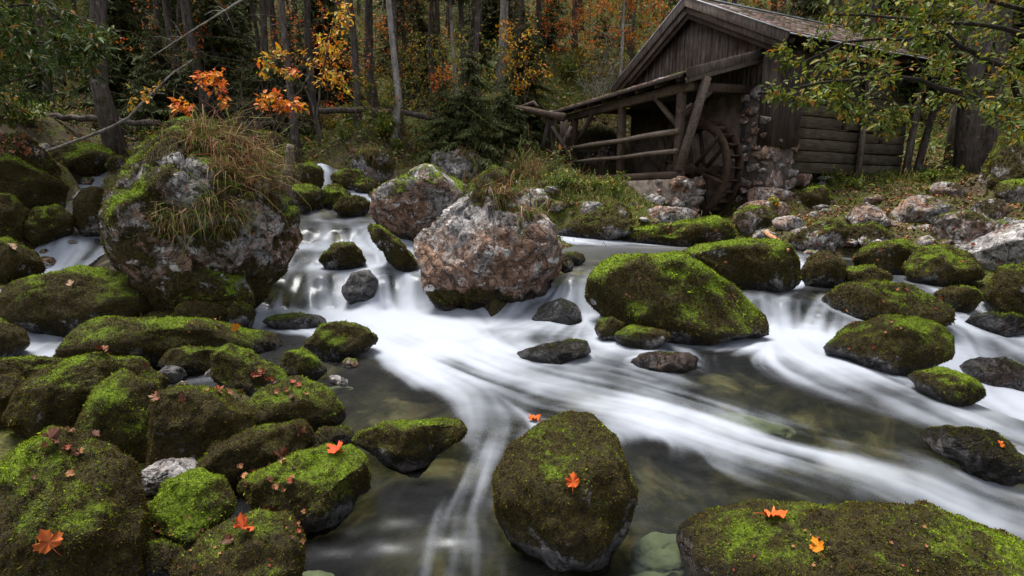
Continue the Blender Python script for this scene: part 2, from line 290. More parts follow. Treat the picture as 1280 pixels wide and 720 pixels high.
def bank(XY):
    XY = np.asarray(XY, float); out = np.zeros(len(XY))
    for a in range(0, len(XY), 40000):
        q = XY[a:a+40000]; d2 = (q[:, :1]-G[:, 0])**2+(q[:, 1:2]-G[:, 1])**2; w = 1/(d2+.12)**1.6; out[a:a+40000] = (w@G[:, 2])/w.sum(1)
    x, y = XY[:, 0], XY[:, 1]; far = 3.6+.30*(y-19)+.012*np.clip(y-24, 0, 40)**2+.05*np.clip(-x-6, 0, 60)+.10*np.clip(x-16, 0, 60)+.6*np.sin(x*.21+1)
    far = far+1.6*np.exp(-((x-3.5)/4.5)**2)*sstep(17, 24, y)
    k = sstep(17.5, 22.5, y); side = .22*np.clip(np.abs(x)-15, 0, 80)*(1-k)
    return out*(1-k)+far*k+side
def terrain(XY, detail=True):
    XY = np.asarray(XY, float); g = bank(XY)
    P = np.c_[XY, np.zeros(len(XY))]
    if detail: g = g+.10*fbm(P*.9, 4, 2)*np.clip(.5+XY[:, 1]/14, .3, 2)
    near = (XY[:, 1] < 15.5) & (XY[:, 1] > -1) & (np.abs(XY[:, 0]) < 15); bed = np.zeros(len(XY))
    if near.any():
        W, D, Fm, md = stream_at(XY[near]); nar = np.where(XY[near][:, 0] < -5.2, np.where(XY[near][:, 1] > 11, .5, .7), 1.0); k = sstep(.28, 1.0, (md+.12*pn(P[near]*2.2, 5))/nar); wz = W-.26+.07*pn(P[near]*1.7, 8)
        g[near] = wz*(1-k)+np.maximum(g[near], W-.15)*k; bed[near] = 1-sstep(-.03, .06, g[near]-W)*1
        bed[near] *= (md < 1.6)
    return g, bed
def _surf(P):
    z, _ = terrain(P[:, :2], False); nr = P[:, 1] < 14
    if nr.any():
        W, _, _, md = stream_at(P[nr][:, :2]); z[nr] = np.where(md < 1.1, np.maximum(z[nr], W), z[nr])
    return P[:, 2] <= z
def surf_hit(px, py):
    d = ray(px, py); Y = np.arange(1.3, 30, .12); h = _surf(CAM+d*(Y/d[1])[:, None]); i = np.argmax(h) if h.any() else len(Y)-1
    Y = np.linspace(max(Y[i]-.12, 1.2), Y[i], 16); P = CAM+d*(Y/d[1])[:, None]; h = _surf(P); return P[np.argmax(h) if h.any() else -1]
def gz(x, y): return float(terrain(np.array([[x, y]]))[0][0])

# ground sheet
nx, ny = 360, 400
u = np.linspace(-1, 1, nx); xs = 13*u+62*np.sign(u)*np.abs(u)**7.0
v = np.linspace(0, 1, ny); ys = -14+18*v+12.0*v+100*v**5.0
XX, YY = np.meshgrid(xs, ys); XY = np.c_[XX.ravel(), YY.ravel()]
Z, BED = terrain(XY)
gi, gj = np.meshgrid(np.arange(ny-1), np.arange(nx-1), indexing='ij'); q = (gi*nx+gj).ravel()
green = .25+.2*(XY[:, 1] > 14.5)+.25*(XY[:, 1] > 20)+.55*np.exp(-((XY[:, 0]-2.0)**2/10+(XY[:, 1]-13)**2/5))+.35*np.exp(-((XY[:, 0]-9.5)**2/6+(XY[:, 1]-14)**2/4))+.25*(XY[:, 1] < 12)
mb = MB(); mb.add(np.c_[XY, Z], np.stack([q, q+1, q+nx+1, q+nx], 1))
go = obj('ground', mb.mesh('ground', M_ground, True, {'green': green, 'bed': BED})); go['kind'] = 'structure'; go['label'] = 'forest floor and stream bed of dark earth and stones'

# water sheet with long soft flow streaks in its foam
NI, NJ = 681, 641; y0, y1 = 1.25, 14.0; lr = math.log(y1/y0)/(NJ-1)
jj, ii = np.meshgrid(np.arange(NJ), np.arange(NI), indexing='ij'); wy = y0*np.exp(lr*jj); wu = (ii/(NI-1)*2-1)*1.08; wx = wu*(.5+1.02*wy)
XYw = np.c_[wx.ravel(), wy.ravel()]; h_ = stream_at(np.c_[wx[::2, ::2].ravel(), wy[::2, ::2].ravel()])
def up2(a):
    a = a.reshape(NJ//2+1, NI//2+1); b = np.zeros((NJ, NI)); b[::2, ::2] = a; b[1::2, ::2] = (a[1:]+a[:-1])/2; b[:, 1::2] = (b[:, :-1:2]+b[:, 2::2])/2; return b.ravel()
Wz = up2(h_[0]); Wd = np.c_[up2(h_[1][:, 0]), up2(h_[1][:, 1])]; Wf = up2(h_[2]); Wm = up2(h_[3])
wdn = nrm(Wd); half = .5+1.02*XYw[:, 1]
vj = wdn[:, 1]/XYw[:, 1]/lr; vi = (wdn[:, 0]-XYw[:, 0]/half*1.02*wdn[:, 1])/half/1.08*(NI-1)/2
sp = np.sqrt(vi**2+vj**2)+1e-9; vi /= sp; vj /= sp
def box(a, r):
    for ax in (0, 1):
        k = np.cumsum(np.concatenate([np.repeat(np.take(a, [0], ax), r+1, ax), a, np.repeat(np.take(a, [-1], ax), r, ax)], ax), ax)
        n = a.shape[ax]; a = (np.take(k, range(2*r+1, 2*r+1+n), ax)-np.take(k, range(0, n), ax))/(2*r+1)
    return a
def lic(Nz, steps, st):
    acc = Nz.ravel().copy(); cnt = 1
    for s in (1, -1):
        pi = ii.ravel().astype(float); pj = jj.ravel().astype(float)
        for k in range(steps):
            a = np.clip(np.rint(pi).astype(int), 0, NI-1); b = np.clip(np.rint(pj).astype(int), 0, NJ-1); id_ = b*NI+a
            pi = pi+s*st*vi[id_]; pj = pj+s*st*vj[id_]
            a = np.clip(np.rint(pi).astype(int), 0, NI-1); b = np.clip(np.rint(pj).astype(int), 0, NJ-1); acc += Nz[b, a]*(1-k/steps)
    acc -= acc.mean(); return acc/acc.std()
l0 = lic(rng.normal(size=(NJ, NI)), 60, 1.0); l1 = lic(box(box(rng.normal(size=(NJ, NI)), 1), 1), 40, 1.2); l2 = lic(box(box(rng.normal(size=(NJ, NI)), 3), 3), 40, 2.2); l3 = lic(box(box(rng.normal(size=(NJ, NI)), 8), 8), 24, 5.0)
streak = box((.17*l0+.34*l1+.52*l2+.42*l3).reshape(NJ, NI), 1).ravel()
gz_ = np.hypot(*np.gradient(Wz.reshape(NJ, NI))).ravel(); steep = sstep(.003, .02, gz_)
turb = fbm(np.c_[XYw*2.3, Wz*2.0], 3, 31)
amp = (.55+.9*sstep(-.5, .6, fbm(np.c_[XYw*.9, np.zeros(len(XYw))], 2, 44)))
foam = np.clip(sstep(.13, 1.04, Wf+.13*amp*streak*(.25+sstep(0, .40, Wf))*(1.1-.60*sstep(.85, 1, Wf)*(1-steep))*(1+.9*steep)+.17*turb*sstep(.05, .4, Wf)*(1-.45*sstep(.85, 1, Wf))-.06*steep), 0, 1)  # foam thinned and streaked on steep faces, partly painting in their shading
Wz2 = Wz+.007*streak*sstep(.1, .8, Wf)*(1+2.5*steep)+.035*fbm(np.c_[XYw*1.6, np.zeros(len(XYw))], 2, 3)*steep
tz, _ = terrain(XYw)
keep = (Wm < np.where(XYw[:, 0] < -5.2, .75, 1.35)) & (Wz2 > tz-.10); kq = keep.reshape(NJ, NI); kq = kq[:-1, :-1] & kq[1:, :-1] & kq[:-1, 1:] & kq[1:, 1:]
wi, wj = np.nonzero(kq); q = wi*NI+wj; Fq = np.stack([q, q+1, q+NI+1, q+NI], 1); us = np.unique(Fq); mp = np.zeros(NI*NJ, int); mp[us] = np.arange(len(us))
mb = MB(); mb.add(np.c_[XYw, Wz2][us], mp[Fq]); wo_ = obj('stream', mb.mesh('stream', M_water, True, {'foam': foam[us]})); wo_['kind'] = 'structure'; wo_['label'] = 'silky white mountain stream running between mossy boulders'
# ------------------------------------------------------------------ boulders
from mathutils.kdtree import KDTree
ICO = {}
def ico(k):
    if k not in ICO:
        b = bmesh.new(); bmesh.ops.create_icosphere(b, subdivisions=k, radius=1.0); b.verts.ensure_lookup_table()
        ICO[k] = (np.array([v.co[:] for v in b.verts]), np.array([[v.index for v in f.verts] for f in b.faces])); b.free()
    return ICO[k]
def vnormals(V, F):
    n = np.cross(V[F[:, 1]]-V[F[:, 0]], V[F[:, 2]]-V[F[:, 0]]); N = np.zeros_like(V)
    for k in range(3): np.add.at(N, F[:, k], n)
    return nrm(N)
def outline(poly):
    if len(poly) == 4 and not isinstance(poly[0], tuple):
        cx, cy, rx, ry = poly; a = np.arange(14)*2*math.pi/14; j = 1+.06*rng.normal(size=14); poly = np.c_[cx+rx*np.cos(a)*j, cy-ry*np.sin(a)*j]
    p = np.array(poly, float); q = np.roll(p, -1, 0); cr = p[:, 0]*q[:, 1]-q[:, 0]*p[:, 1]; A = cr.sum()/2
    c = np.array([((p[:, 0]+q[:, 0])*cr).sum(), ((p[:, 1]+q[:, 1])*cr).sum()])/(6*A)
    n = 256; ph = np.arange(n)*2*math.pi/n; r = np.zeros(n)
    for i, a in enumerate(ph):
        d = np.array([math.cos(a), -math.sin(a)]); e = q-p; den = d[0]*e[:, 1]-d[1]*e[:, 0]; w = p-c
        with np.errstate(all='ignore'):
            t = (w[:, 0]*e[:, 1]-w[:, 1]*e[:, 0])/den; s = (w[:, 0]*d[1]-w[:, 1]*d[0])/den
        ok = (np.abs(den) > 1e-9) & (s >= 0) & (s <= 1) & (t > 0); r[i] = t[ok].max() if ok.any() else 5
    k = np.exp(-np.arange(-8, 9)**2/8.0); k /= k.sum(); r = np.convolve(np.r_[r[-8:], r, r[:8]], k, 'valid')
    return p, c, ph, r
ALLV, ALLF, nall = [], [], 0
MOSS_T = 0
def facet(V, cen, k, lo, hi, f=None):
    N = rdir(k)
    if f is not None: N = nrm(-f*rng.uniform(.55, 1.3, (k, 1))+rdir(k)*.75+np.array([0, 0, .15]))
    for n in N:
        d = (V-cen)@n; h = d.max()*(1-rng.uniform(lo, hi)); e = np.clip(d-h, 0, None); V = V-np.outer(e*.92, n)
    return V
def rock(label, poly, typ='moss', moss=None, thick=1.0, tone=0.0, bright=0.0, sub=None, name='boulder', group=None, dist=None, sprigs=1.0, cat='boulder', sink=0.0, foot=0.0, crown=0.0, drop=.33, sunk=False, fac=None, nf=None):
    global nall, MOSS_T
    p, c, ph, ro = outline(poly); hw = np.ptp(p[:, 0])/2; hh = np.ptp(p[:, 1])/2
    by = p[:, 1].max(); bx = p[p[:, 1] > by-.25*hh][:, 0].mean()
    hit = at(bx, by, dist) if dist else surf_hit(min(max(bx, -60), 1340), min(by, 790)); dc = (hit-CAM)@FW
    size = .5*(hw+hh)/FPX*dc; dr = thick*.85*(.6*hw+.4*hh)/FPX*dc; dc = dc+.35*dr
    f = nrm(ray(*c)); r = nrm(RT-f*(RT@f)); u = nrm(UP-f*(UP@f)); cen = CAM+ray(*c)*dc
    k = sub or (6 if (hw > 60 and typ in ('bare', 'mix')) or (dc < 4.2 and hw > 60) else 5 if size*641/dc > 26 else 4)
    S, Fc = ico(k); rho = np.sqrt(S[:, 0]**2+S[:, 2]**2); phi = np.arctan2(S[:, 2], S[:, 0]) % (2*math.pi)
    lat = np.interp(phi, np.r_[ph, 2*math.pi], np.r_[ro, ro[0]])/FPX*dc*rho**.78; seed = rng.uniform(0, 90)
    dep = dr*np.sign(S[:, 1])*np.abs(S[:, 1])**.9
    V = cen+np.outer(np.cos(phi)*lat, r)+np.outer(np.sin(phi)*lat, u)+np.outer(dep, f)
    V[:, 2] -= drop*size*sstep(-.25, -1.0, S[:, 2])
    if typ in ('bare', 'mix'):
        V = facet(V, cen, *(fac or (8, .02, .08))); V = facet(V, cen, 12 if nf is None else nf, .08, .34, f); N = vnormals(V, Fc); Q = V/size
        disp = .07*fbm(Q*1.0, 2, seed)-.09*np.abs(pn(Q*2.1, seed+4))-.05*np.abs(pn(Q*4.6, seed+6))
        disp -= .055*sstep(.09, .0, np.abs(pn(Q*np.array([1.2, 1.2, 2.4])+.3*pn(Q*3, seed+1)[:, None], seed+9)))
        bn = nrm(np.array([.35, .2, 1])+.5*rng.normal(size=3)); st = (Q@bn)*3.2+.55*fbm(Q*1.3, 2, seed+13); disp += .045*(sstep(.0, .22, st-np.floor(st))-.5)*(.4+.6*sstep(-.2, .4, pn(Q*1.1, seed+15)))
        fine = -.030*np.abs(pn(V*6, seed+2))-.022*np.abs(pn(V*13, seed+5))-.012*np.abs(pn(V*29, seed+8))+.008*pn(V*50, seed+3)
        V = V+N*((disp+.075)*size+fine*min(1.0, size*1.6)+.02*size)[:, None]
    else:
        V = facet(V, cen, *(fac or (7, .02, .12))); V = facet(V, cen, 6 if nf is None else nf, .06, .24, f); N = vnormals(V, Fc); Q = V/size
        V = V+N*((.075*fbm(Q*1.1, 3, seed)+.04*pn(Q*2.7, seed+3)-.07*np.abs(pn(Q*1.9, seed+7))+.04)*size)[:, None]
        kk = min(1.0, size*1.8); V = V+N*(kk*(.030*np.abs(pn(V*7, seed+1))+.018*np.abs(pn(V*17, seed+2))+.014*np.abs(pn(V*36, seed)))-.012)[:, None]
    # keep the drawn outline in spite of the relief
    for it in range(3):
        rel = V-CAM; dd = rel@FW; qx = 640+FPX*rel[:, 0]/dd; qy = 360-FPX*(rel@UP)/dd; lx, lu = (V-cen)@r, (V-cen)@u; g_ = 1.08 if typ == 'moss' and hw < 80 else 1.02
        fr_, fl_, ft_ = (p[:, 0].max()-c[0])*g_/max(qx.max()-c[0], 1), (c[0]-p[:, 0].min())*g_/max(c[0]-qx.min(), 1), (c[1]-p[:, 1].min())*g_/max(c[1]-qy.min(), 1)
        V = V+np.outer(lx*(np.where(lx > 0, fr_, fl_)-1), r)+np.outer(np.where(lu > 0, lu*(ft_-1), 0), u)
    V[:, 2] -= sink
    if sunk:
        Wc = stream_at(np.array([[cen[0], cen[1]]]))[0][0]; V[:, 2] = Wc-.07-(V[:, 2].max()-V[:, 2])*.4
    N = vnormals(V, Fc)
    mo = {'moss': .84, 'mix': .46, 'bare': .20, 'wet': .42}[typ] if moss is None else moss
    hn = (V[:, 2]-V[:, 2].min())/np.ptp(V[:, 2]); n1 = fbm(V*2.6, 4, seed+11); M = np.clip(mo+foot*sstep(.42, .22, hn+.1*n1)+crown*sstep(.70, .95, hn+.12*n1)+.30*np.maximum(N[:, 2], -.3)*(1 if typ != 'bare' else .7)+.34*n1-.05, 0, 1.2)
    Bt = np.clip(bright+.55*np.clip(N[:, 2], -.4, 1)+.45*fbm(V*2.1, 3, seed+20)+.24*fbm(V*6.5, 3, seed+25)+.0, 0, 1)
    nw = 900 if k > 4 else len(V); ix = rng.choice(len(V), min(nw, len(V)), replace=False); W0, _, _, m0 = stream_at(V[ix, :2])
    if len(ix) < len(V):
        kd = KDTree(len(ix)); [kd.insert((V[j, 0], V[j, 1], 0), n_) for n_, j in enumerate(ix)]; kd.balance(); nn_ = np.array([kd.find((a, b, 0))[1] for a, b in V[:, :2]]); W, md = W0[nn_], m0[nn_]
    else: W = np.zeros(len(V)); md = np.zeros(len(V)); W[ix] = W0; md[ix] = m0
    hgt = V[:, 2]-W; wet = (1-sstep(.03, .20, hgt+.05*pn(V*6, 3)))*(md < 1.2)
    if typ == 'wet': wet = np.maximum(wet, .92)
    M = M*(1-.35*wet); loc = np.array([cen[0], cen[1], V[:, 2].min()])
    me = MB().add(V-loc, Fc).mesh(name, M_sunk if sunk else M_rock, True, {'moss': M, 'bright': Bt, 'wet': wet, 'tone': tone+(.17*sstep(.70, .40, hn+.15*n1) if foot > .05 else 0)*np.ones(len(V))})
    o = tag(obj(name, me, None, loc), label, cat, group)
    ALLV.append(V); ALLF.append(Fc+nall); nall += len(V)
    # real moss sprigs standing on it
    dens = (42000 if dc < 3.6 else 20000 if dc < 5.5 else 5200 if dc < 9 else 1500)*sprigs; ln = .0072 if dc < 3.6 else .0088 if dc < 5.5 else .016 if dc < 9 else .028
    T = V[Fc]; cr = np.cross(T[:, 1]-T[:, 0], T[:, 2]-T[:, 0]); ar = np.linalg.norm(cr, axis=1)/2; fn = nrm(cr); tm = M[Fc].mean(1); ctr = T.mean(1)
    vis = ((CAM-ctr)*fn).sum(1)/np.linalg.norm(CAM-ctr, axis=1) > -.30; above = (ctr[:, 2]-W[Fc].mean(1) > -.02) | (md[Fc].mean(1) > 1.0)
    wgt = ar*sstep(.45, .75, tm)*vis*above; n = int(min(wgt.sum()*dens, 60000))
    if n > 40:
        ti = rng.choice(len(Fc), n, p=wgt/wgt.sum()); a = rng.random((n, 2)); fl = a.sum(1) > 1; a[fl] = 1-a[fl]; bc = np.c_[1-a.sum(1), a]
        P = (T[ti]*bc[:, :, None]).sum(1); nn = fn[ti]; bb = (Bt[Fc[ti]]*bc).sum(1); L = ln*np.exp(.35*rng.normal(size=n))
        d = nrm(nn*.9+.75*rdir(n)-np.array([0, 0, .55])*(1-np.clip(nn[:, 2:], 0, 1))); s = nrm(np.cross(d, rdir(n))); P = P-nn*.002
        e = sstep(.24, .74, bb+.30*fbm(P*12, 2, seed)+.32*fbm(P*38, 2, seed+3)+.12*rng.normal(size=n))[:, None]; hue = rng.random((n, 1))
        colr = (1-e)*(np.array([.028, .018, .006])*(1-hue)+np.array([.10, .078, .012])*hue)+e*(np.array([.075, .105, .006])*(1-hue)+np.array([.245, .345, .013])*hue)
        colr = colr*(1+.25*rng.normal(size=(n, 1))).clip(.3, 2); w = (L*.26)[:, None]
        TV = np.stack([P+s*w, P-s*w, P+d*L[:, None]], 1).reshape(-1, 3); mm = MB().add(TV-loc, np.arange(3*n).reshape(-1, 3), np.repeat(colr, 3, 0)).mesh('moss', M_moss)
        mo_ = obj('moss', mm, o); mo_['kind'] = 'stuff'; MOSS_T += n
    return o

ROCKS = [
 # foreground
 ('round brown-green mossy boulder standing midstream with two orange maple leaves on it', [(617,605),(623,572),(645,540),(680,513),(712,500),(740,507),(760,530),(785,560),(797,590),(792,612),(772,642),(752,672),(700,682),(650,655),(625,628)], dict(bright=-.1, fac=(5, .02, .06), nf=4, sink=.07, drop=.15)),
 ('broad low mossy slab with an orange maple leaf and a small yellow leaf', [(850,655),(880,637),(940,626),(1020,627),(1100,636),(1180,648),(1250,665),(1320,690),(1420,740),(1420,830),(900,830),(855,700)], dict(thick=.8, bright=-.02, fac=(1, .01, .02), nf=0)),
 ('large dark domed mossy boulder with one orange-brown maple leaf low on its flank', [(-60,600),(0,562),(50,534),(100,537),(140,570),(175,612),(192,662),(196,720),(185,800),(-70,800)], dict(bright=-.1)),
 ('vivid green mossy block beside a pale bare rock', [(188,638),(208,607),(248,588),(280,600),(291,630),(272,665),(232,690),(200,672)], dict(bright=.35)),
 ('bright mossy boulder at the water edge with a red-orange maple leaf on top', [(298,605),(340,582),(400,560),(440,555),(460,575),(463,610),(430,637),(380,652),(330,642)], dict(bright=.15)),
 ('mossy boulder sprinkled with white debris and a curled orange leaf', [(215,705),(255,662),(320,637),(360,642),(380,672),(372,725),(340,770),(230,770)], dict(bright=-.1)),
 ('mossy boulder with white lichen specks behind the vivid green block', [(235,592),(270,556),(330,536),(375,527),(388,545),(372,572),(320,602),(260,604)], dict(bright=-.05)),
 ('pale bare flat rock wedged between mossy boulders', [(165,600),(195,582),(240,572),(255,590),(235,612),(190,618)], dict(typ='bare', moss=.0, sub=5)),
 ('small dark mossy stone at the edge of still water', (419,548,27,15), dict()),
 ('low mossy stone with a bright green end out in dark water', [(445,547),(480,531),(530,524),(568,525),(579,540),(552,562),(520,580),(485,572)], dict(bright=.05)),
 ('small wet half-sunken stone beside low mossy stone', (510,577,28,11), dict(typ='wet', moss=.6)),
 ('wide mossy boulder with red fallen leaves behind dark domed boulder', [(185,502),(220,484),(280,486),(312,500),(316,540),(290,567),(230,582),(188,577)], dict(bright=-.12)),
 ('mossy rounded boulder between two wider mossy boulders', [(95,542),(110,492),(150,466),(190,480),(206,520),(196,572),(150,582),(110,567)], dict(bright=.0)),
 ('tall dark mossy hump with brown leaves on its crest', [(5,525),(18,477),(60,452),(120,441),(180,446),(208,470),(202,512),(150,542),(60,548)], dict(bright=-.08)),
 ('bright green two-humped mossy boulder', [(268,446),(290,432),(315,445),(345,465),(361,481),(340,497),(290,492),(266,470)], dict(bright=.3)),
 ('small bright green mossy stone beside pale stream bed', [(350,465),(360,441),(378,436),(400,450),(407,465),(384,475)], dict(bright=.35)),
 ('mossy boulder with bright green end and red leaf scraps', [(310,510),(330,486),(370,472),(405,485),(428,510),(421,532),(370,541),(322,539)], dict(bright=.1)),
 ('mossy stone at left edge of the white pool', [(383,432),(400,409),(430,403),(455,411),(469,422),(456,438),(420,446),(388,443)], dict()),
 ('long low mossy boulder with a single yellow-orange leaf', [(65,442),(95,407),(140,395),(200,398),(280,403),(330,420),(353,433),(330,447),(250,449),(180,445),(100,453)], dict(thick=.8)),
 ('wide flat mossy boulder with one pale leaf below the giant boulder', [(-12,387),(20,356),(60,341),(110,332),(160,340),(190,365),(191,385),(150,407),(80,412),(20,407)], dict(bright=.0)),
 ('dark mossy stone at foot of giant boulder', (252,391,34,15), dict(bright=-.1)),
 ('little round green stone at foot of giant boulder', (296,392,23,17), dict(bright=.1)),
 ('wet black flat stone under the foot of the cascade', (369,398,40,11), dict(sink=.04, typ='wet', moss=.6)),
 ('small wet dark blue stone in a trickle among mossy boulders', (214,468,21,11), dict(typ='wet', moss=.0)),
 ('mossy stone at left edge beside small side stream', [(-30,435),(0,400),(25,412),(35,430),(10,450),(-30,455)], dict(bright=-.1)),
 ('dark mossy rock in the cleft above pale bare flat rock', (215,565,45,22), dict(bright=-.15)),
 ('flat dark mossy rock beside the near left side stream', (35,466,75,20), dict(bright=-.1)),
 ('dark mossy rock left of tall dark hump', (10,500,40,30), dict(bright=-.15)),
 ('mossy rock low between domed boulder and debris-sprinkled boulder', (205,705,30,28), dict(bright=-.1)),
 ('mossy rock tucked under long low mossy boulder', (250,450,50,16), dict(bright=-.1)),
 # giant left boulder and cascade
 ('giant angular boulder with pale lichen, moss and hanging dry grass', [(150,195),(195,160),(235,148),(270,153),(300,165),(335,197),(352,228),(372,275),(376,305),(357,335),(330,352),(305,385),(255,388),(205,362),(150,342),(125,312),(127,270),(140,230)], dict(typ='mix', fac=(3, .01, .03), moss=.54, tone=.0, thick=.95, foot=.35, crown=.25, bright=.12)),
 ('dark mossy ledge under the giant boulder', [(195,352),(240,335),(300,345),(318,375),(290,395),(230,390)], dict(typ='mix', moss=.6)),
 ('mossy stone in the middle of the cascade', [(400,325),(418,304),(440,304),(456,325),(442,337),(410,336)], dict()),
 ('wet black stone in the cascade below the mossy one', [(427,365),(440,342),(460,337),(473,350),(466,371),(445,380)], dict(typ='wet', moss=.15)),
 ('narrow mossy ridge slanting down along the cascade', [(462,282),(478,284),(505,308),(522,328),(514,340),(495,326),(472,302)], dict(thick=1.4)),
 ('mossy boulder beside wooden stump above the cascade', (378,248,26,18), dict()),
 ('bright mossy stone above the cascade', (419,246,19,15), dict(bright=.2)),
 ('dark mossy stone at right lip of upper pool', (440,258,22,13), dict()),
 ('rounded mossy stone by the upper little fall', (436,224,20,13), dict(bright=.15)),
 ('mossy stone left of the upper little fall', (385,222,20,18), dict()),
 ('grass-topped rounded boulder on the far bank', [(438,208),(450,188),(475,185),(493,200),(489,224),(460,228)], dict(typ='mix', moss=.5)),
 ('small mossy stone beside grass-topped boulder', (455,233,16,9), dict(bright=.1)),
 # centre
 ('large bare grey-pink boulder with mossy foot splitting the stream', [(582,214),(602,208),(626,218),(655,246),(687,285),(702,318),(700,337),(672,366),(640,387),(600,394),(570,382),(540,352),(518,314),(520,288),(545,260),(572,232)], dict(typ='bare', fac=(3, .01, .03), moss=.08, tone=.06, thick=.9, foot=.85, crown=.62)),
 ('ochre boulder with yellow-green moss behind the bare grey-pink one', [(520,205),(560,207),(582,222),(576,252),(548,280),(528,305),(490,294),(463,272),(469,236),(490,215)], dict(typ='mix', moss=.36, tone=.06, foot=.1, bright=.2)),
 ('grey limestone boulder capped with dry grass', [(546,190),(575,186),(602,192),(606,210),(590,226),(560,224),(538,205)], dict(typ='bare', moss=.0)),
 ('big bright-topped mossy boulder between the two falls', [(733,347),(758,323),(800,315),(850,317),(880,335),(910,355),(945,385),(959,405),(955,417),(900,421),(850,414),(800,408),(760,397),(735,372)], dict(bright=.12)),
 ('mossy boulder with reddish stick lying across it', [(858,312),(900,303),(950,299),(985,309),(997,330),(993,357),(950,361),(913,360),(900,338),(875,323)], dict(bright=.15)),
 ('flat mossy boulder in front of the water wheel', [(780,292),(830,282),(890,271),(916,290),(902,303),(850,307),(800,306)], dict(bright=.15)),
 ('mossy wedge-shaped boulder with bare top beside mill pool', [(695,292),(720,281),(750,262),(775,253),(791,265),(790,290),(745,297)], dict(typ='mix', moss=.62)),
 ('rounder of two small mossy stones at foot of big mossy boulder', (762,411,18,15), dict()),
 ('longer of two small mossy stones at foot of big mossy boulder', (803,421,33,14), dict(bright=.1)),
 ('pale stone with moss tuft beneath big mossy boulder', (856,411,20,11), dict(typ='mix', moss=.5)),
 ('small mossy stone beside the right flank of the grey-pink boulder', (716,324,16,8), dict()),
 ('tiny mossy stone touching the grey-pink boulder', (707,332,10,8), dict()),
 ('wet streaked rock inside the middle fall', [(665,392),(682,372),(700,362),(720,372),(730,395),(700,402)], dict(sink=.10, typ='wet', moss=.5)),
 ('wet dark stone with faint moss below the middle fall', [(645,440),(670,425),(710,417),(738,422),(736,436),(700,450),(660,450)], dict(sink=.05, typ='wet', moss=.6)),
 ('half-sunken reddish wet stone in clear water', (830,447,42,14), dict(sink=.05, typ='wet', moss=.45, tone=.2)),
 # right
 ('mossy boulder perched over the right fall with pale specks', [(1028,376),(1050,356),(1090,350),(1140,360),(1180,388),(1192,406),(1150,412),(1080,404),(1035,397)], dict(bright=-.08)),
 ('egg-shaped brown-green mossy boulder beside the right fall', [(1031,437),(1060,409),(1100,393),(1150,395),(1190,415),(1192,440),(1150,464),(1100,462),(1060,452)], dict(bright=-.05)),
 ('low mossy stone at the tail of egg-shaped boulder', [(1138,468),(1178,460),(1215,475),(1229,494),(1200,504),(1160,492)], dict(bright=-.02)),
 ('dark wet ledge with moss rim at right edge of stream', [(1150,535),(1210,528),(1262,552),(1300,580),(1300,596),(1230,588),(1180,562)], dict(typ='wet', moss=.75, sink=.02)),
 ('small mossy stone behind the perched boulder', [(1036,350),(1060,333),(1090,332),(1113,347),(1090,361),(1048,361)], dict()),
 ('dark mossy stone beside thin little fall', [(1001,345),(1010,322),(1030,315),(1056,330),(1052,357),(1010,359)], dict(bright=-.1)),
 ('mossy dome under the grey rocks of right bank', [(1068,326),(1090,302),(1130,300),(1151,315),(1142,339),(1090,342)], dict()),
 ('wide dark mossy dome beside the right channel', [(1131,332),(1150,310),(1185,307),(1220,324),(1227,346),(1180,357),(1138,352)], dict(bright=-.05)),
 ('dark mossy boulder at right edge below bare slab', [(1228,362),(1250,336),(1300,330),(1300,397),(1240,392)], dict(bright=-.12)),
 ('small dark mossy stone in right channel', (1198,373,28,16), dict(bright=-.1)),
 ('low dark wet ledge in the right channel', (1252,404,52,14), dict(typ='wet', moss=.7)),
 ('wet ledge crossed by small spouts at right', [(1190,460),(1215,432),(1260,430),(1300,450),(1300,480),(1240,478)], dict(sink=.12, typ='wet', moss=.5)),
 ('grey fissured block on the right bank', [(1110,266),(1128,246),(1160,244),(1188,258),(1170,279),(1132,284),(1113,280)], dict(typ='bare', moss=.28, tone=.07)),
 ('round grey lichen-covered rock on the right bank', [(1057,266),(1080,253),(1105,261),(1113,280),(1090,291),(1062,287)], dict(typ='bare', moss=.28, tone=.07)),
 ('grey rock with moss patches below fissured block', (1200,285,42,23), dict(typ='bare', moss=.42, tone=.08)),
 ('small grey rock by the forest trunks on right bank', (1183,237,23,10), dict(typ='bare', moss=.32, tone=.08)),
 ('tall mossy crag at the right edge', [(1222,236),(1228,205),(1240,182),(1262,166),(1310,150),(1330,240),(1260,245)], dict(typ='mix', moss=.62)),
 ('mossy grey rock at foot of tall crag', (1272,237,30,14), dict(typ='mix', moss=.5)),
 ('bare sloping grey slab at the right edge', [(1196,314),(1245,288),(1310,268),(1310,335),(1245,345),(1212,330)], dict(typ='bare', moss=.0, tone=.05)),
 ('grey slab mossy at its foot above thin little fall', [(983,304),(1008,286),(1040,274),(1062,285),(1052,308),(1010,316)], dict(typ='mix', moss=.52)),
 ('half grey half mossy rock beneath round lichen rock', [(1048,307),(1070,281),(1095,275),(1121,292),(1112,315),(1070,321)], dict(typ='mix', moss=.55)),
 ('dark angular rock beside the tall crag', (1240,262,26,13), dict(typ='bare', moss=.44, tone=.08)),
 ('rounded dark rock above bare sloping slab', (1262,284,24,13), dict(typ='bare', moss=.44, tone=.08)),
 ('thin grey slab on bank below the log wall', (1010,291,22,8), dict(typ='bare', moss=.32, tone=.08)),
 ('pale small block beside the stick', (955,295,16,9), dict(typ='bare', moss=.28, tone=.07)),
 # mill bank
 ('big flat pinkish stone under the mill footing', (834,270,36,13), dict(typ='bare', moss=.1, tone=.1)),
 ('round grey stone on grassy bank', (739,262,15,11), dict(typ='bare', moss=.0)),
 ('grey stone under grass tuft beside the grey-pink boulder', (674,251,16,14), dict(typ='bare', moss=.22)),
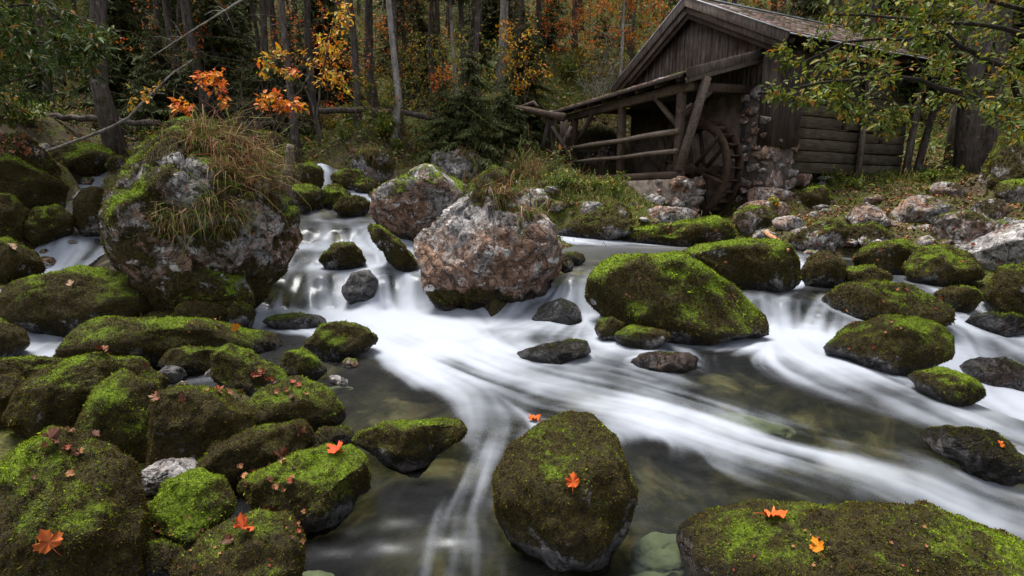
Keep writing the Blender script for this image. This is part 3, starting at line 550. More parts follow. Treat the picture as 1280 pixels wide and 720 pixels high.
 ('smooth grey stone low in the mill footing', (818,251,13,8), dict(typ='bare', moss=.0)),
 ('rough pale stone low in the mill footing', (848,247,26,13), dict(typ='bare', moss=.16)),
 ('dark reddish block under the stone pier', (962,246,30,13), dict(typ='bare', moss=.05, tone=.2)),
 ('brown mossy block at the stream side of the pier', (943,272,27,17), dict(typ='mix', moss=.5, tone=.2)),
 ('wide dark block at the base of the stone pier', (955,262,32,12), dict(typ='bare', moss=.1, tone=.2)),
 ('pale loose stone below the pier', (985,279,20,9), dict(typ='bare', moss=.16)),
 ('mossy hump on grassy bank below log wall', (1022,246,20,13), dict()),
 # left
 ('boulder covered in brown leaf litter with a green moss cushion', [(-30,180),(0,168),(32,166),(55,185),(76,215),(60,240),(-30,232)], dict(typ='mix', moss=.6)),
 ('large sloping mossy boulder at left edge under leaf-littered one', [(-30,196),(10,194),(50,215),(82,238),(66,262),(0,258),(-30,250)], dict(bright=-.05)),
 ('dark mossy boulder at left edge beside small fall', [(-30,248),(14,243),(36,270),(27,302),(-30,306)], dict()),
 ('smooth green mossy stone above the small left fall', [(28,288),(44,261),(75,257),(94,275),(82,294),(40,304)], dict(drop=.08, bright=.12)),
 ('flat mossy rock in front of fallen pole', [(58,197),(90,179),(130,182),(147,200),(122,214),(75,212)], dict()),
 ('dark upright mossy block wedged against the giant boulder', [(92,252),(105,236),(132,235),(133,292),(105,300),(94,282)], dict(drop=.08, bright=-.15)),
 ('mossy stone at left edge below the small fall', [(-30,302),(10,298),(45,320),(53,338),(20,354),(-30,358)], dict(bright=-.1)),
 ('small dark stone beside the far left fall', (150,205,18,10), dict(typ='mix', moss=.6)),
 ('low mossy stone behind the giant boulder', (330,178,26,14), dict(bright=.1)),
 # under water
 ('pale greenish sunken boulder seen through clear water', [(788,655),(798,595),(822,560),(872,562),(892,585),(862,622),(848,668),(815,684)], dict(typ='bare', moss=.0, sink=.30, sunk=True, sprigs=0, thick=.6)),
 ('pale sandy sunken rock in the shallows', [(880,505),(890,470),(920,455),(960,470),(1000,490),(980,512),(930,520)], dict(typ='bare', moss=.0, sink=.30, sunk=True, sprigs=0, thick=.5, tone=.1)),
 ('reddish pale sunken stone near the bottom shallows', (388,690,28,20), dict(typ='bare', moss=.0, tone=.3, sink=.2, sunk=True, sprigs=0, thick=.5)),
 ('pale sunken stone beside round midstream boulder', (815,690,26,22), dict(typ='bare', moss=.0, tone=.15, sink=.2, sunk=True, sprigs=0, thick=.5)),
 ('flat pale sunken stone beside the mossy stone at pool edge', (415,468,26,9), dict(typ='bare', moss=.0, tone=.1, sink=.2, sunk=True, sprigs=0, thick=.5)),
]
for lab, poly, kw in ROCKS: rock(lab, poly, **kw)
# small loose stones on the banks
SMALL = []
for k in range(5):
    S, Fc = ico(3); sd_ = k*3.3; V = S*np.array([1, .8, .55]); V = V+S*(.22*fbm(S*1.3, 3, sd_)-.12*np.abs(pn(S*2.6, sd_)))[:, None]
    N = vnormals(V, Fc); mo = np.clip((.05+.15*k/2)+.3*N[:, 2]+.3*fbm(S*2, 2, k), 0, 1)
    SMALL.append(MB().add(V, Fc).mesh('stone', M_rock, True, {'moss': mo, 'bright': np.clip(.2+.4*N[:, 2], 0, 1), 'wet': np.zeros(len(V)), 'tone': np.full(len(V), .05*k)}))
def stones(n, region, smin, smax, label, group, lo=0, hi=5):
    for _ in range(n):
        px = rng.uniform(region[0], region[2]); py = rng.uniform(region[1], region[3]); P = surf_hit(px, py); s = rng.uniform(smin, smax)*P[1]/FPX
        o = obj('stone', SMALL[rng.integers(lo, hi)], None, (P[0], P[1], P[2]+s*.12)); o.rotation_euler = (rng.normal()*.2, rng.normal()*.2, rng.uniform(0, 6.3)); o.scale = (s*rng.uniform(.8, 1.3), s, s*rng.uniform(.8, 1.2)); tag(o, label, 'stone', group)
stones(60, (985, 250, 1280, 330), 4, 13, 'small grey stone strewn over the rocky bank below the log wall', 'loose stones on the right bank', 0, 3)
stones(26, (700, 235, 900, 290), 4, 10, 'small stone lying on the grassy bank under the mill', 'loose stones on the mill bank')
stones(34, (150, 400, 440, 660), 5, 14, 'small wet stone in a gap between the mossy boulders', 'loose stones between left boulders')
stones(30, (440, 230, 720, 300), 5, 12, 'small mossy stone on far bank behind the big boulders', 'loose stones behind the big boulders', 2, 5)
stones(26, (0, 170, 130, 330), 5, 12, 'small mossy stone between boulders beside the left falls', 'loose stones by the left falls', 2, 5)
def cast(px, py):
    d = ray(px, py); h = BVH.ray_cast(Vector(CAM), Vector(d))
    g = surf_hit(px, py)
    if h[0] is not None and (h[3] < np.linalg.norm(g-CAM)+.02): return np.array(h[0]), np.array(h[1])
    return g, np.array([0, 0, 1.0])
BVH = BVHTree.FromPolygons(np.concatenate(ALLV).tolist(), np.concatenate(ALLF).tolist())
# foam gathers where fast water meets stone
hk = np.zeros((NJ, NI), bool); hk[::2, ::2] = True; hk = hk.ravel() & keep & (Wf > .18) & (XYw[:, 1] < 9.5); ds = np.full(NI*NJ, 1.0)
for i_ in np.nonzero(hk)[0]:
    r_ = BVH.find_nearest((XYw[i_, 0], XYw[i_, 1], Wz2[i_]), .22)
    if r_[0] is not None: ds[i_] = r_[3]
ds = up2(ds.reshape(NJ, NI)[::2, ::2].ravel()); col_ = np.exp(-((ds-.03)/.055)**2)*sstep(.18, .6, Wf)*(.55+.45*sstep(-.3, .5, turb))
foam = np.clip(np.maximum(foam, .82*col_), 0, 1); wo_.data.attributes['foam'].data.foreach_set('value', foam[us].astype(np.float32))
# moss and low plants creeping over the near ground
n_ = 60000; qx = rng.uniform(-1, 1, n_); qy = rng.uniform(2, 14.5, n_); q = np.c_[qx*qy*1.05, qy]; z, _ = terrain(q); W, _, _, md = stream_at(q); ok = (z > W+.01) | (md > 1.1); q = q[ok]; z = z[ok]; n_ = len(q)
P = np.c_[q, z]; e = sstep(-.25, .45, fbm(P*1.1, 3, 77)+.3*rng.normal(size=n_))[:, None]; c_ = ((1-e)*np.array([.05, .04, .014])+e*np.array([.13, .15, .014]))*(.5+rng.random((n_, 1))); d = nrm(rdir(n_)*.8+np.array([0, 0, 1.0])); L = (.012+.0032*q[:, 1])[:, None]*np.exp(.4*rng.normal(size=(n_, 1))); s_ = nrm(np.cross(d, rdir(n_)))*L*.3
o = obj('ground_moss', MB().add(np.stack([P+s_, P-s_, P+d*L], 1).reshape(-1, 3), np.arange(3*n_).reshape(-1, 3), np.repeat(c_, 3, 0)).mesh('ground_moss', M_moss)); o['kind'] = 'stuff'; o['label'] = 'moss creeping over the ground between the boulders'
print('moss sprigs', MOSS_T, 'rock verts', nall)
# ------------------------------------------------------------------ the mill
D1 = nrm(np.array([-.416, .909, 0])); D2 = np.array([D1[1], -D1[0], 0]); P0 = at(848, 214, 12.5)
def M(s, t, z): return np.array([P0[0], P0[1], 0])+D1*s+D2*t+np.array([0, 0, z])
def on_t(px, py, t):
    d = ray(px, py); q = CAM+d*((t-(CAM-P0)@D2)/(d@D2)); return (q-P0)@D1, q[2]
WG = dict(old=mat_wood('weathered_timber', (0.0451, 0.0295, 0.0213), (0.164, 0.1189, 0.0902), (26, 26, 26)),
          grey=mat_wood('grey_board', (0.072, 0.056, 0.049), (0.215, 0.178, 0.16), (22, 22, 3)),
          dark=mat_wood('dark_board', (.035, .026, .024), (.10, .075, .065), (26, 26, 2.5)),
          log=mat_wood('wall_log', (0.041, 0.0328, 0.0213), (0.1476, 0.123, 0.082), (3, 3, 30), .35),
          rail=mat_wood('rail_wood', (0.082, 0.0615, 0.0492), (0.246, 0.1968, 0.164), (20, 20, 20)))
M_plaster = mat_plain('plaster', (.12, .085, .065), (.27, .21, .175), 4.0); M_tile = mat_plain('roof_tile', (.10, .045, .035), (.30, .20, .17), 9.0)
M_metal = mat_plain('flashing', (.30, .33, .37), (.48, .52, .58), 5.0, .4, .1); M_void = mat_plain('interior_shade_paint', (.006, .005, .005), (.012, .01, .01), 4.0)  # near-black colour paints the shade of the unlit house interior
M_mortar = mat_plain('mortar', (.05, .038, .032), (.17, .14, .12), 7.0, .9, .9)
mill = empty('mill_house', M(2, 2, 2.05), 'old wooden watermill house with open lean-to on stone footing', 'mill'); mo = np.array(mill.location)
def part(name, mb, mat, parent=None, smooth=False):
    if parent is None: parent = mill
    off = np.array(parent.matrix_world.translation) if parent.parent is None else mo
    mb.V = [v-np.array(parent.location) if parent.parent is None else v for v in mb.V]
    return obj(name, mb.mesh(name, mat, smooth), parent)
def B(name, p, q, w, h, mat, up=(0, 0, 1), parent=None, jit=.004): return part(name, beam(MB(), p, q, w, h, up, jit=jit), mat, parent)
# lean-to frame
for s in (.03, 2.3, 4.78): B('post', M(s, 0, 2.0), M(s, 0, 3.98), .18, .18, WG['old'], D1)
for s in (2.3, 4.78): B('post', M(s, 1.75, 1.9), M(s, 1.75, 4.2), .15, .15, WG['dark'], D1)
B('sill_beam', M(-.12, 0, 2.09), M(4.95, 0, 2.11), .2, .17, WG['old']); B('wall_plate', M(-.28, 0, 4.06), M(5.75, 0, 4.06), .17, .22, WG['old'])
def T0(px, py, t=0.0): s, z = on_t(px, py, t); return M(s, t, z)
B('brace', T0(818, 121, -.03), T0(848, 158, -.03), .09, .12, WG['old'], D2); B('brace', T0(741, 142, -.03), T0(722, 178, -.03), .09, .12, WG['old'], D2)
B('brace', M(-.02, .06, 3.45), M(-.12, .72, 4.02), .1, .12, WG['old']); B('tie_beam', M(-.1, 0, 4.08), M(-.1, 2.0, 4.15), .15, .2, WG['old'])
B('strut', M(-.12, -.10, 2.18), M(-.42, .30, 4.24), .17, .15, WG['rail'], D1)
for z0, z1, r in ((3.07, 3.08, .065), (2.63, 2.63, .055)):
    mb = MB(); tube(mb, [M(4.95, -.11, z0), M(3.6, -.12, z0+.02), M(2.2, -.11, z1-.01), M(1.0, -.12, z1+.01), M(-.05, -.11, z1)], [r*.95, r, r*.93, r*1.05, r*1.1], 9, wob=.03); part('rail', mb, WG['rail'])
for z in (3.0, 2.62, 2.3): mb = MB(); tube(mb, [M(4.8, .1, z), M(4.82, 1.0, z+.02), M(4.8, 1.8, z)], [.045, .05, .045], 7, wob=.04); part('rail', mb, WG['dark'])
for s in (1.3, 2.5, 3.7): B('tie_beam', M(s, 0, 4.1), M(s, 2.0, 4.12), .13, .16, WG['dark'])
B('floor_beam', M(1.9, .3, 2.12), M(4.9, .3, 2.12), .12, .14, WG['dark'])
for k in range(7): B('floor_board', M(1.95, .28+k*.24, 2.17), M(4.9, .28+k*.24, 2.17), .225, .04, WG['dark'])
for k in range(4): B('prop', M(1.6+.25*k, 1.75, 2.1), M(2.1+.35*k, 1.5-.1*k, 3.6-.2*k), .1, .08, WG['dark'])
# lean-to roof: rafters, boards below, tile courses above, verge boards
zr = lambda t: 4.36+.285*(t+.05)
for k in range(9): s = -.15+k*.74; B('rafter', M(s, -.32, zr(-.32)-.10), M(s, 2.1, zr(2.1)-.10), .09, .12, WG['dark'])
for k in range(10): t = -.25+k*.245; B('roof_board', M(-.36, t, zr(t)-.015), M(6.0, t, zr(t)-.015), .235, .03, WG['dark'], nrm(-D2*.285+np.array([0, 0, 1.0])))
def tiles(f, s0, s1, t0, t1, along_s, ds, dt, slope_up):
    mb = MB(); ns = int((s1-s0)/ds); nt = int((t1-t0)/dt)
    for i in range(ns):
        for j in range(nt):
            s = s0+(i+.5)*ds; t = t0+(j+.5)*dt; th = .03; w, l = (ds*.48, dt*.62) if along_s else (ds*.62, dt*.48)
            P = [f(s+a*w, t+b*l) for a, b in ((-1, -1), (1, -1), (1, 1), (-1, 1))]; up = np.array([0, 0, 1.0]); lift = []
            for (a, b), p in zip(((-1, -1), (1, -1), (1, 1), (-1, 1)), P):
                dn = -b if along_s else -a
                if slope_up < 0: dn = -dn
                lift.append(p+up*(.012+.022*(dn > 0)+rng.normal()*.004))
            V = lift+[v-up*th for v in lift]; c = np.array([.16, .10, .085])*(1+.35*rng.normal()) if rng.random() > .25 else np.array([.07, .075, .02])*(1+.3*rng.normal())
            if rng.random() < .12: c = np.array([.34, .30, .29])
            mb.add(V, [[0, 1, 2, 3], [0, 4, 5, 1], [1, 5, 6, 2], [2, 6, 7, 3], [3, 7, 4, 0]], np.clip(c, .01, .8))
    return mb
M_tilec = mat_col('tile', .75, 0, .3, 12.0)
o = part('roof_tiles', tiles(lambda s, t: M(s, t, zr(t)+.01), -.36, 6.02, -.34, 2.02, True, .2, .26, 1), M_tilec); o['kind'] = 'stuff'
B('verge_board', M(-.41, -.3, zr(-.3)-.02), M(-.41, 2.25, zr(2.25)-.02), .035, .20, WG['grey'], jit=.001); B('verge_board', M(-.38, -.28, zr(-.28)-.17), M(-.38, 2.2, zr(2.2)-.17), .03, .11, WG['grey'], jit=.001)
B('fascia', M(-.36, -.36, zr(-.36)-.03), M(6.05, -.36, zr(-.36)-.03), .03, .08, WG['dark'], jit=.002)
mb = MB(); tube(mb, [M(6.4, -.3, zr(-.3)+.05), M(5.6, -.33, zr(-.33)+.03)], .03, 6); part('edge_strip', mb, M_metal)
# gable: plaster and rubble below, vertical boards above
AS, AZ, EZ = 1.93, 6.74, 5.0; sl = (AZ-EZ)/3.25
zg = lambda s: AZ-sl*abs(s-AS)
def slab(name, c8, mat): mb = MB(); mb.add(c8, [[0, 1, 2, 3], [7, 6, 5, 4], [0, 4, 5, 1], [1, 5, 6, 2], [2, 6, 7, 3], [3, 7, 4, 0]]); return part(name, mb, mat)
def boxst(name, s0, s1, t0, t1, z0, z1, mat): return slab(name, [M(s0, t0, z0), M(s1, t0, z0), M(s1, t1, z0), M(s0, t1, z0), M(s0, t0, z1), M(s1, t0, z1), M(s1, t1, z1), M(s0, t1, z1)], mat)
boxst('plaster_wall', -.5, 4.7, 2.12, 2.5, 1.0, 4.25, M_plaster)
s = -.62; k = 0
while s < 4.55:
    w = rng.uniform(.12, .19); t = 2.06-(.012 if k % 2 else 0); z0 = 4.16+rng.uniform(-.03, .03)
    p0, p1 = zg(s)-.12, zg(s+w)-.12
    mb = MB(); mb.add([M(s+.006, t, z0), M(s+w-.006, t, z0), M(s+w-.006, t, p1), M(s+.006, t, p0), M(s+.006, t+.03, z0), M(s+w-.006, t+.03, z0), M(s+w-.006, t+.03, p1), M(s+.006, t+.03, p0)], [[0, 1, 2, 3], [7, 6, 5, 4], [0, 4, 5, 1], [1, 5, 6, 2], [2, 6, 7, 3], [3, 7, 4, 0]])
    part('gable_board', mb, WG['grey']); s += w; k += 1
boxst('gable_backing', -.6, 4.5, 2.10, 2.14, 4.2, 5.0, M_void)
for sg, se in ((-1, -1.32), (1, 5.18)):
    za = AZ; ze = AZ-sl*abs(se-AS); n = nrm(np.cross(D2, D1*(se-AS)+np.array([0, 0, ze-za]))); n = n if n[2] > 0 else -n
    for off, t, hh_, m_ in ((.0, 1.66, .20, 'grey'), (-.17, 1.73, .15, 'grey'), (-.30, 1.80, .12, 'dark')):
        B('barge_board', M(AS-sg*.0, t, za)+n*off, M(se, t, ze)+n*off, .035, hh_, WG[m_], n, jit=.001)
    B('verge_flashing', M(AS, 1.64, za)+n*.125, M(se, 1.64, ze)+n*.125, .06, .018, M_metal, n, jit=.0005)
    # roof deck, tiles
    a, b = M(AS, 1.68, za)+n*.06, M(se, 1.68, ze)+n*.06; L = D2*6.4; th = n*.05
    slab('roof_deck', [a, b, b+L, a+L, a+th, b+th, b+L+th, a+L+th], WG['dark'])
    f = (lambda se_, ze_, n_: (lambda s, t: M(AS+(se_-AS)*s, t, AZ+(ze_-AZ)*s)+n_*.115))(se, ze, n)
    o = part('roof_tiles', tiles(f, 0.0, 1.03, 1.70, 8.06, False, .052 if sg < 0 else .1, .21 if sg < 0 else .4, -1), M_tilec); o['kind'] = 'stuff'
    B('eave_strip', M(se*1.0+sg*.02, 1.66, ze)+n*.09, M(se+sg*.02, 8.1, ze)+n*.09, .07, .02, M_metal, n, jit=.0005)
    for k in range(9): t = 1.9+k*.72; B('rafter', M(AS-sg*0, t, za)-n*.03, M(se+.03*-sg, t, ze)-n*.03, .08, .12, WG['dark'], n)
B('ridge_strip', M(AS, 1.62, AZ+.16), M(AS, 8.1, AZ+.16), .14, .03, M_metal, jit=.002)
mb = MB(); tube(mb, [M(AS, 1.78, AZ-.28), M(AS, 2.4, AZ-.28)], .11, 9); part('purlin', mb, WG['old'])
for s in (-.62, 4.4): mb = MB(); tube(mb, [M(s, 1.78, zg(s)-.2), M(s, 2.4, zg(s)-.2)], .1, 9); part('purlin', mb, WG['old'])
# boxed corner of vertical boards
for k in range(5): t = 1.98+k*.19; B('corner_board', M(-.93, t, 2.74+rng.uniform(-.02, .03)), M(-.93, t, 4.92), .03, .18, WG['dark'], D2)
for k in range(2): s = -.82+k*.19; B('corner_board', M(s, 1.90, 2.76), M(s, 1.90, 4.92), .03, .18, WG['dark'], D1)
# log wall with two small windows
boxst('interior_shade_box', -.45, 4.2, 2.6, 7.2, 2.0, 4.95, M_void)  # solid near-black box behind the windows, interior shade put into its colour
z = 2.14; row = 0
WINS = ((4.62, 4.86, 3.28, 3.56), (6.25, 6.50, 3.14, 3.42))
while z < 4.9:
    h = rng.uniform(.25, .32)
    for a, b in ((2.88, 5.36), (5.40, 7.42)):
        segs = [(a, b)]
        for w0, w1, wz0, wz1 in WINS:
            if a < w0 < b and z < wz1 and z+h > wz0: segs = [(a, w0), (w1, b)]
        for c, d in segs: B('wall_log', M(-.66, c, z+h/2), M(-.66, d, z+h/2+rng.normal()*.01), .2+rng.normal()*.012, h-.015, WG['log'], jit=.012)
    z += h; row += 1
for w0, w1, z0, z1 in WINS:
    fr = B('window', M(-.74, w0-.03, z1+.03), M(-.74, w1+.03, z1+.03), .1, .05, WG['old'])
    for p, q in ((M(-.74, w0-.03, z0-.03), M(-.74, w1+.03, z0-.03)), (M(-.74, w0-.02, z0), M(-.74, w0-.02, z1)), (M(-.74, w1+.02, z0), M(-.74, w1+.02, z1)), (M(-.66, (w0+w1)/2, z0), M(-.66, (w0+w1)/2, z1)), (M(-.66, w0, (z0+z1)/2), M(-.66, w1, (z0+z1)/2))):
        mb = beam(MB(), p, q, .03, .03); mb.V = [v-mo for v in mb.V]; obj('window_bar', mb.mesh('window_bar', WG['old']), fr)
B('wall_post', M(-.86, 5.38, 2.0), M(-.84, 5.38, 4.6), .11, .11, WG['rail'], D1); B('corner_post', M(-.8, 2.72, 1.95), M(-.8, 2.72, 2.75), .13, .13, WG['rail'], D1)
for s0, s1, t0, t1 in ((-.6, 4.4, 7.2, 7.4), (4.3, 4.5, 2.5, 7.2)): boxst('back_wall', s0, s1, t0, t1, 2.0, 5.05, WG['dark'])
# stones: pier, footings
STN = []
for k in range(6):
    S, Fc = ico(3); V = S*np.array([1, 1, 1.0]); V = facet(np.sign(S)*np.abs(S)**.6, np.zeros(3), 14, .10, .38); V = V+S*(.12*fbm(S*1.6, 3, 40+k)-.07*np.abs(pn(S*4, k)))[:, None]; V /= np.abs(V).max(0); N = vnormals(V, Fc)
    STN.append(MB().add(V, Fc).mesh('stone', M_rock, False, {'moss': np.clip(.10+.2*N[:, 2]+.14*(k == 3), 0, 1), 'bright': np.full(len(V), .2), 'wet': np.zeros(len(V)), 'tone': np.full(len(V), .08+.07*(k % 3))}))
def stonewall(f, nrmv, a0, a1, z0, z1, smin, smax, depth=.12):
    put = []; t = np.cross((0, 0, 1), nrmv)
    for i in range(700):
        k = 1.6-1.1*i/700; w = rng.uniform(smin, smax)*k; h = w*rng.uniform(.45, .8); a = rng.uniform(a0, a1); z = rng.uniform(z0, z1)
        if any(abs(a-b) < (w+w2)*.47 and abs(z-c) < (h+h2)*.47 for b, c, w2, h2 in put): continue
        put.append((a, z, w, h)); P = f(a, z)
        o = obj('stone', STN[rng.integers(0, 6)], mill); m3 = Matrix((t*(w*.54), nrmv*depth*rng.uniform(.7, 1.5), np.array([0, 0, h*.56]))).transposed(); o.matrix_basis = Matrix.Translation(Vector(P-mo+nrmv*rng.uniform(-.04, .03))) @ m3.to_4x4() @ Matrix.Rotation(rng.normal()*.15, 4, 'Y')
boxst('pier_core', -.86, .0, 1.93, 2.8, .9, 4.15, M_mortar)
stonewall(lambda a, z: M(-.82, a, z), -D1, 1.98, 2.85, 1.0, 2.9, .18, .38, .09); stonewall(lambda a, z: M(a, 1.95, z), -D2, -.80, -.05, 1.0, 4.15, .18, .38, .09)
boxst('footing_core', -.30, 2.6, -.15, .42, .9, 1.99, M_mortar); stonewall(lambda a, z: M(a, -.06, z), -D2, -.25, 2.5, 1.05, 1.95, .18, .42, .13)
stonewall(lambda a, z: M(-.24, a, z), -D1, -.05, .45, 1.05, 1.95, .18, .34)
for t, w in ((3.3, .3), (4.3, .25), (5.6, .3), (6.6, .28), (7.2, .36)): stonewall(lambda a, z: M(-.7, a, z), -D1, t-w/2, t+w/2, 1.85, 2.05, .2, .34, .16)
# ------------------------------------------------------------------ water wheel
WS, WZ, WR = .40, 2.23, 1.20
wheel = empty('water_wheel', M(WS, 1.0, WZ), 'wooden mill wheel with paddles half hidden under the lean-to', 'water wheel'); wo3 = np.array(wheel.location)
M_wheel = mat_wood('wheel_wood', (.034, .021, .014), (.10, .065, .045), (12, 12, 12))
def wc(a, r, t): return D1*(math.cos(a)*r)+np.array([0, 0, math.sin(a)*r])+D2*t
for t in (-.2, .2):
    mb = MB(); n = 48; V = []
    for i in range(n):
        a = 2*math.pi*i/n
        for r, dt in ((WR-.2, -.022), (WR, -.022), (WR, .022), (WR-.2, .022)): V.append(wc(a, r, t+dt))
    mb.add(V, [[i*4+j, i*4+(j+1) % 4, ((i+1) % n)*4+(j+1) % 4, ((i+1) % n)*4+j] for i in range(n) for j in range(4)]); obj('rim', mb.mesh('rim', M_wheel), wheel)
    for k in range(6):
        a = k*math.pi/3+.3; obj('spoke', beam(MB(), wc(a, .1, t), wc(a, WR-.12, t), .07, .09, D2).mesh('spoke', M_wheel), wheel)
for k in range(26):
    a = 2*math.pi*k/26; obj('paddle', beam(MB(), wc(a, WR-.1, -.175), wc(a, WR-.1, .175), .19, .025, wc(a+1.57, 1, 0)).mesh('paddle', M_wheel), wheel)
mb = MB(); tube(mb, [D2*-.95, D2*1.0], .13, 8); obj('axle', mb.mesh('axle', M_wheel), wheel)
for t in (-.26, .26): mb = MB(); tube(mb, [D2*(t-.05), D2*(t+.05)], .19, 8); obj('hub', mb.mesh('hub', M_wheel), wheel)
# ------------------------------------------------------------------ log flume on trestle
fl = empty('log_flume', (at(690, 205, 16.5)[0], 16.5, gz(at(690, 205, 16.5)[0], 16.5)), 'hollow log flume on crossed trestle legs beside the lean-to', 'flume'); fo_ = np.array(fl.location)
def FP(px, py, Y=16.5): return at(px, py, Y)-fo_
mb = MB(); tube(mb, [FP(640, 133, 17.2), FP(662, 138), FP(685, 143, 16.4), FP(706, 147, 16.2)], [.07, .10, .11, .12], 9, wob=.08); obj('trunk', mb.mesh('trunk', WG['old'], True), fl)
mb = MB(); tube(mb, [FP(650, 133, 17.0), FP(668, 128, 16.8), FP(672, 133, 16.6)], [.03, .07, .05], 6, wob=.15); obj('branch_stub', mb.mesh('branch_stub', WG['rail'], True), fl)
for a, b in (((687, 148), (677, 188)), ((690, 148), (692, 206)), ((707, 150), (709, 206)), ((703, 150), (704, 200))): obj('leg', beam(MB(), FP(*a), FP(*b), .13, .13, (0, 1, 0)).mesh('leg', WG['dark']), fl)
obj('brace', beam(MB(), FP(690, 158, 16.35), FP(716, 200, 16.3), .1, .08, (0, 1, 0)).mesh('brace', WG['grey']), fl); obj('brace', beam(MB(), FP(714, 158, 16.3), FP(694, 198, 16.4), .1, .08, (0, 1, 0)).mesh('brace', WG['grey']), fl)
# ------------------------------------------------------------------ trees
M_bark = mat_bark('spruce_bark', (.045, .035, .030), (.145, .118, .103), (.20, .185, .17)); M_pale = mat_bark('pale_bark', (.16, .14, .125), (.38, .35, .32), (.46, .44, .42)); M_twig = mat_bark('twig_bark', (.05, .035, .028), (.13, .10, .085), (.2, .18, .16), (30, 30, 30))
NP = [(3, (.05, .072, .022)), (3, (.075, .10, .028)), (1.5, (.095, .10, .03)), (1.2, (.085, .06, .03))]
def spruce(H, r0, h0, L0, seed, young=False, mat=None):
    global rng
    keep_ = rng; rng = np.random.default_rng(seed); tr, br, cr = MB(), MB(), MB(); k = 9 if not young else 5
    zz = np.linspace(0, 1, k)**1.25*H; bend = np.cumsum(rng.normal(size=(k, 2))*.012*H/k*4, 0)*(0 if young else 1); pts = np.c_[bend, zz-.3*(zz == 0)]
    rr = r0*(1-zz/H*.92)+r0*.5*np.exp(-zz/.35)*(0 if young else 1); tube(tr, pts, rr, 9 if not young else 5, wob=.05)
    cx = lambda z: np.array([np.interp(z, zz, bend[:, 0]), np.interp(z, zz, bend[:, 1]), z])
    if not young:
        for _ in range(46):
            z = rng.uniform(.8, max(h0+2, 3)); a = rng.uniform(0, 6.3); d = np.array([math.cos(a), math.sin(a), rng.uniform(-.45, .1)]); L = rng.uniform(.35, 1.5); b = cx(z)
            tube(br, [b, b+d*L*.5+(0, 0, .03), b+d*L+(0, 0, rng.uniform(-.3, .05)*L)], [.014, .009, .003], 3, cap=False)
    z = h0
    while z < H-.1:
        f = (z-h0)/(H-h0); Lz = L0*(1-f)**.75+.15; nb = rng.integers(5, 8) if young else rng.integers(4, 7)
        for _ in range(nb):
            a = rng.uniform(0, 6.3); L = Lz*rng.uniform(.6, 1.1); dr = rng.uniform(.2, .5); dv = np.array([math.cos(a), math.sin(a), 0]); b = cx(z+rng.uniform(-.1, .1))
            m = int((16 if young else 13)*max(.4, L/L0)); t = np.linspace(.10, 1, m)[:, None]; P = b+dv*L*t+np.array([0, 0, 1])*(L*(.16*t-dr*t**2)); side = np.array([-dv[1], dv[0], 0])
            tube(cr, [b, b+dv*L*.5+np.array([0, 0, L*(.08-dr*.25)]), b+dv*L+np.array([0, 0, L*(.16-dr)])], [.012+.012*L*.3, .010, .004], 3, (.06, .045, .035), cap=False)
            for sg in (-1, 1):
                for sub in range(4 if young else 2):
                    n = len(P); l = ((.22 if young else .30)*L*(1-.6*t[:, 0])+.05)*np.exp(.25*rng.normal(size=n)); D = nrm(dv*rng.uniform(.3, .9, (n, 1))+side*sg*rng.uniform(.5, 1.1, (n, 1))+np.c_[np.zeros((n, 2)), rng.uniform(-.75, .05, n)])
                    wr = (.05 if young else .075)*(L*.25+.5)/np.maximum(l, .05); leaves(cr, P+rng.normal(size=(n, 3))*.02, D, rdir(n)*.5+(0, 0, 1), l, wr[:, None] if False else .17, .1, pick(NP, n), .2, True)
        z += (.16 if young else .36)*rng.uniform(.7, 1.3)
    rng = keep_
    return tr.mesh('trunk', mat or M_bark, True), (br.mesh('dead_branches', M_twig) if br.n else None), cr.mesh('crown', M_needle)
def tree_thing(name, meshes, x, y, sc, label, group=None, rz=None, lean=0.0):
    o = empty(name, (x, y, gz(x, y)-.05), label, 'tree', group); o.rotation_euler = (lean*.2*rng.normal(), lean, rng.uniform(0, 6.3) if rz is None else rz); o.scale = (sc, sc, sc*rng.uniform(.92, 1.08))
    for nm, me in zip(('trunk', 'dead_branches', 'crown'), meshes):
        if me:
            c = obj(nm, me, o)
            if nm == 'dead_branches': c['kind'] = 'stuff'
    return o
SPR = [spruce(19, .15, 8.5, 1.5, 1), spruce(21, .17, 10.0, 1.6, 2), spruce(17, .12, 8.0, 1.3, 3), spruce(16, .14, 3.5, 1.8, 4)]; PAL = spruce(19, .12, 7.5, 1.7, 6, mat=M_pale)
YNG = [spruce(3.4, .04, .15, 1.2, 11, True), spruce(2.3, .03, .1, .95, 12, True), spruce(5.2, .06, .3, 1.6, 13, True)]
FIX = [(160,17,1,.9,-.0,'dark spruce trunk standing behind the leaning pole'),(85,20,0,1,.0,'spruce with bare lower trunk behind mossy left boulders'),(388,16.5,2,1,-.10,'slender leaning spruce behind the orange sapling'),(352,21,0,1,-.03,'tall straight spruce behind giant boulder'),
 (1207,14.5,1,1.5,.10,'thick leaning spruce trunk right of the log house'),(1172,16.5,0,1.15,0,'spruce trunk behind log house corner, beside thick leaning one'),(1190,19,2,.95,.02,'thin dark trunk between two thicker spruces'),(1255,18,1,1.2,0,'spruce trunk rising behind tall mossy crag')]
for px, Y, k, sc, ln, lab in FIX: x = (px-640)/FPX*Y*1.0; tree_thing('spruce_tree', SPR[k], x, Y, sc, lab, None, None, ln)
for px, Y, sc, ln, lab in ((503,17,.9,.0,'slim pale grey trunk standing above grass-topped boulder'),(580,20,.7,.0,'thin pale trunk behind dark young spruce'),(621,24,1.6,.0,'thick whitish trunk on the slope behind autumn sapling'),(772,21,.6,.03,'thin pale trunk beside the gable of the mill')):
    tree_thing('pale_tree', PAL, (px-640)/FPX*Y, Y, sc, lab, None, None, ln)
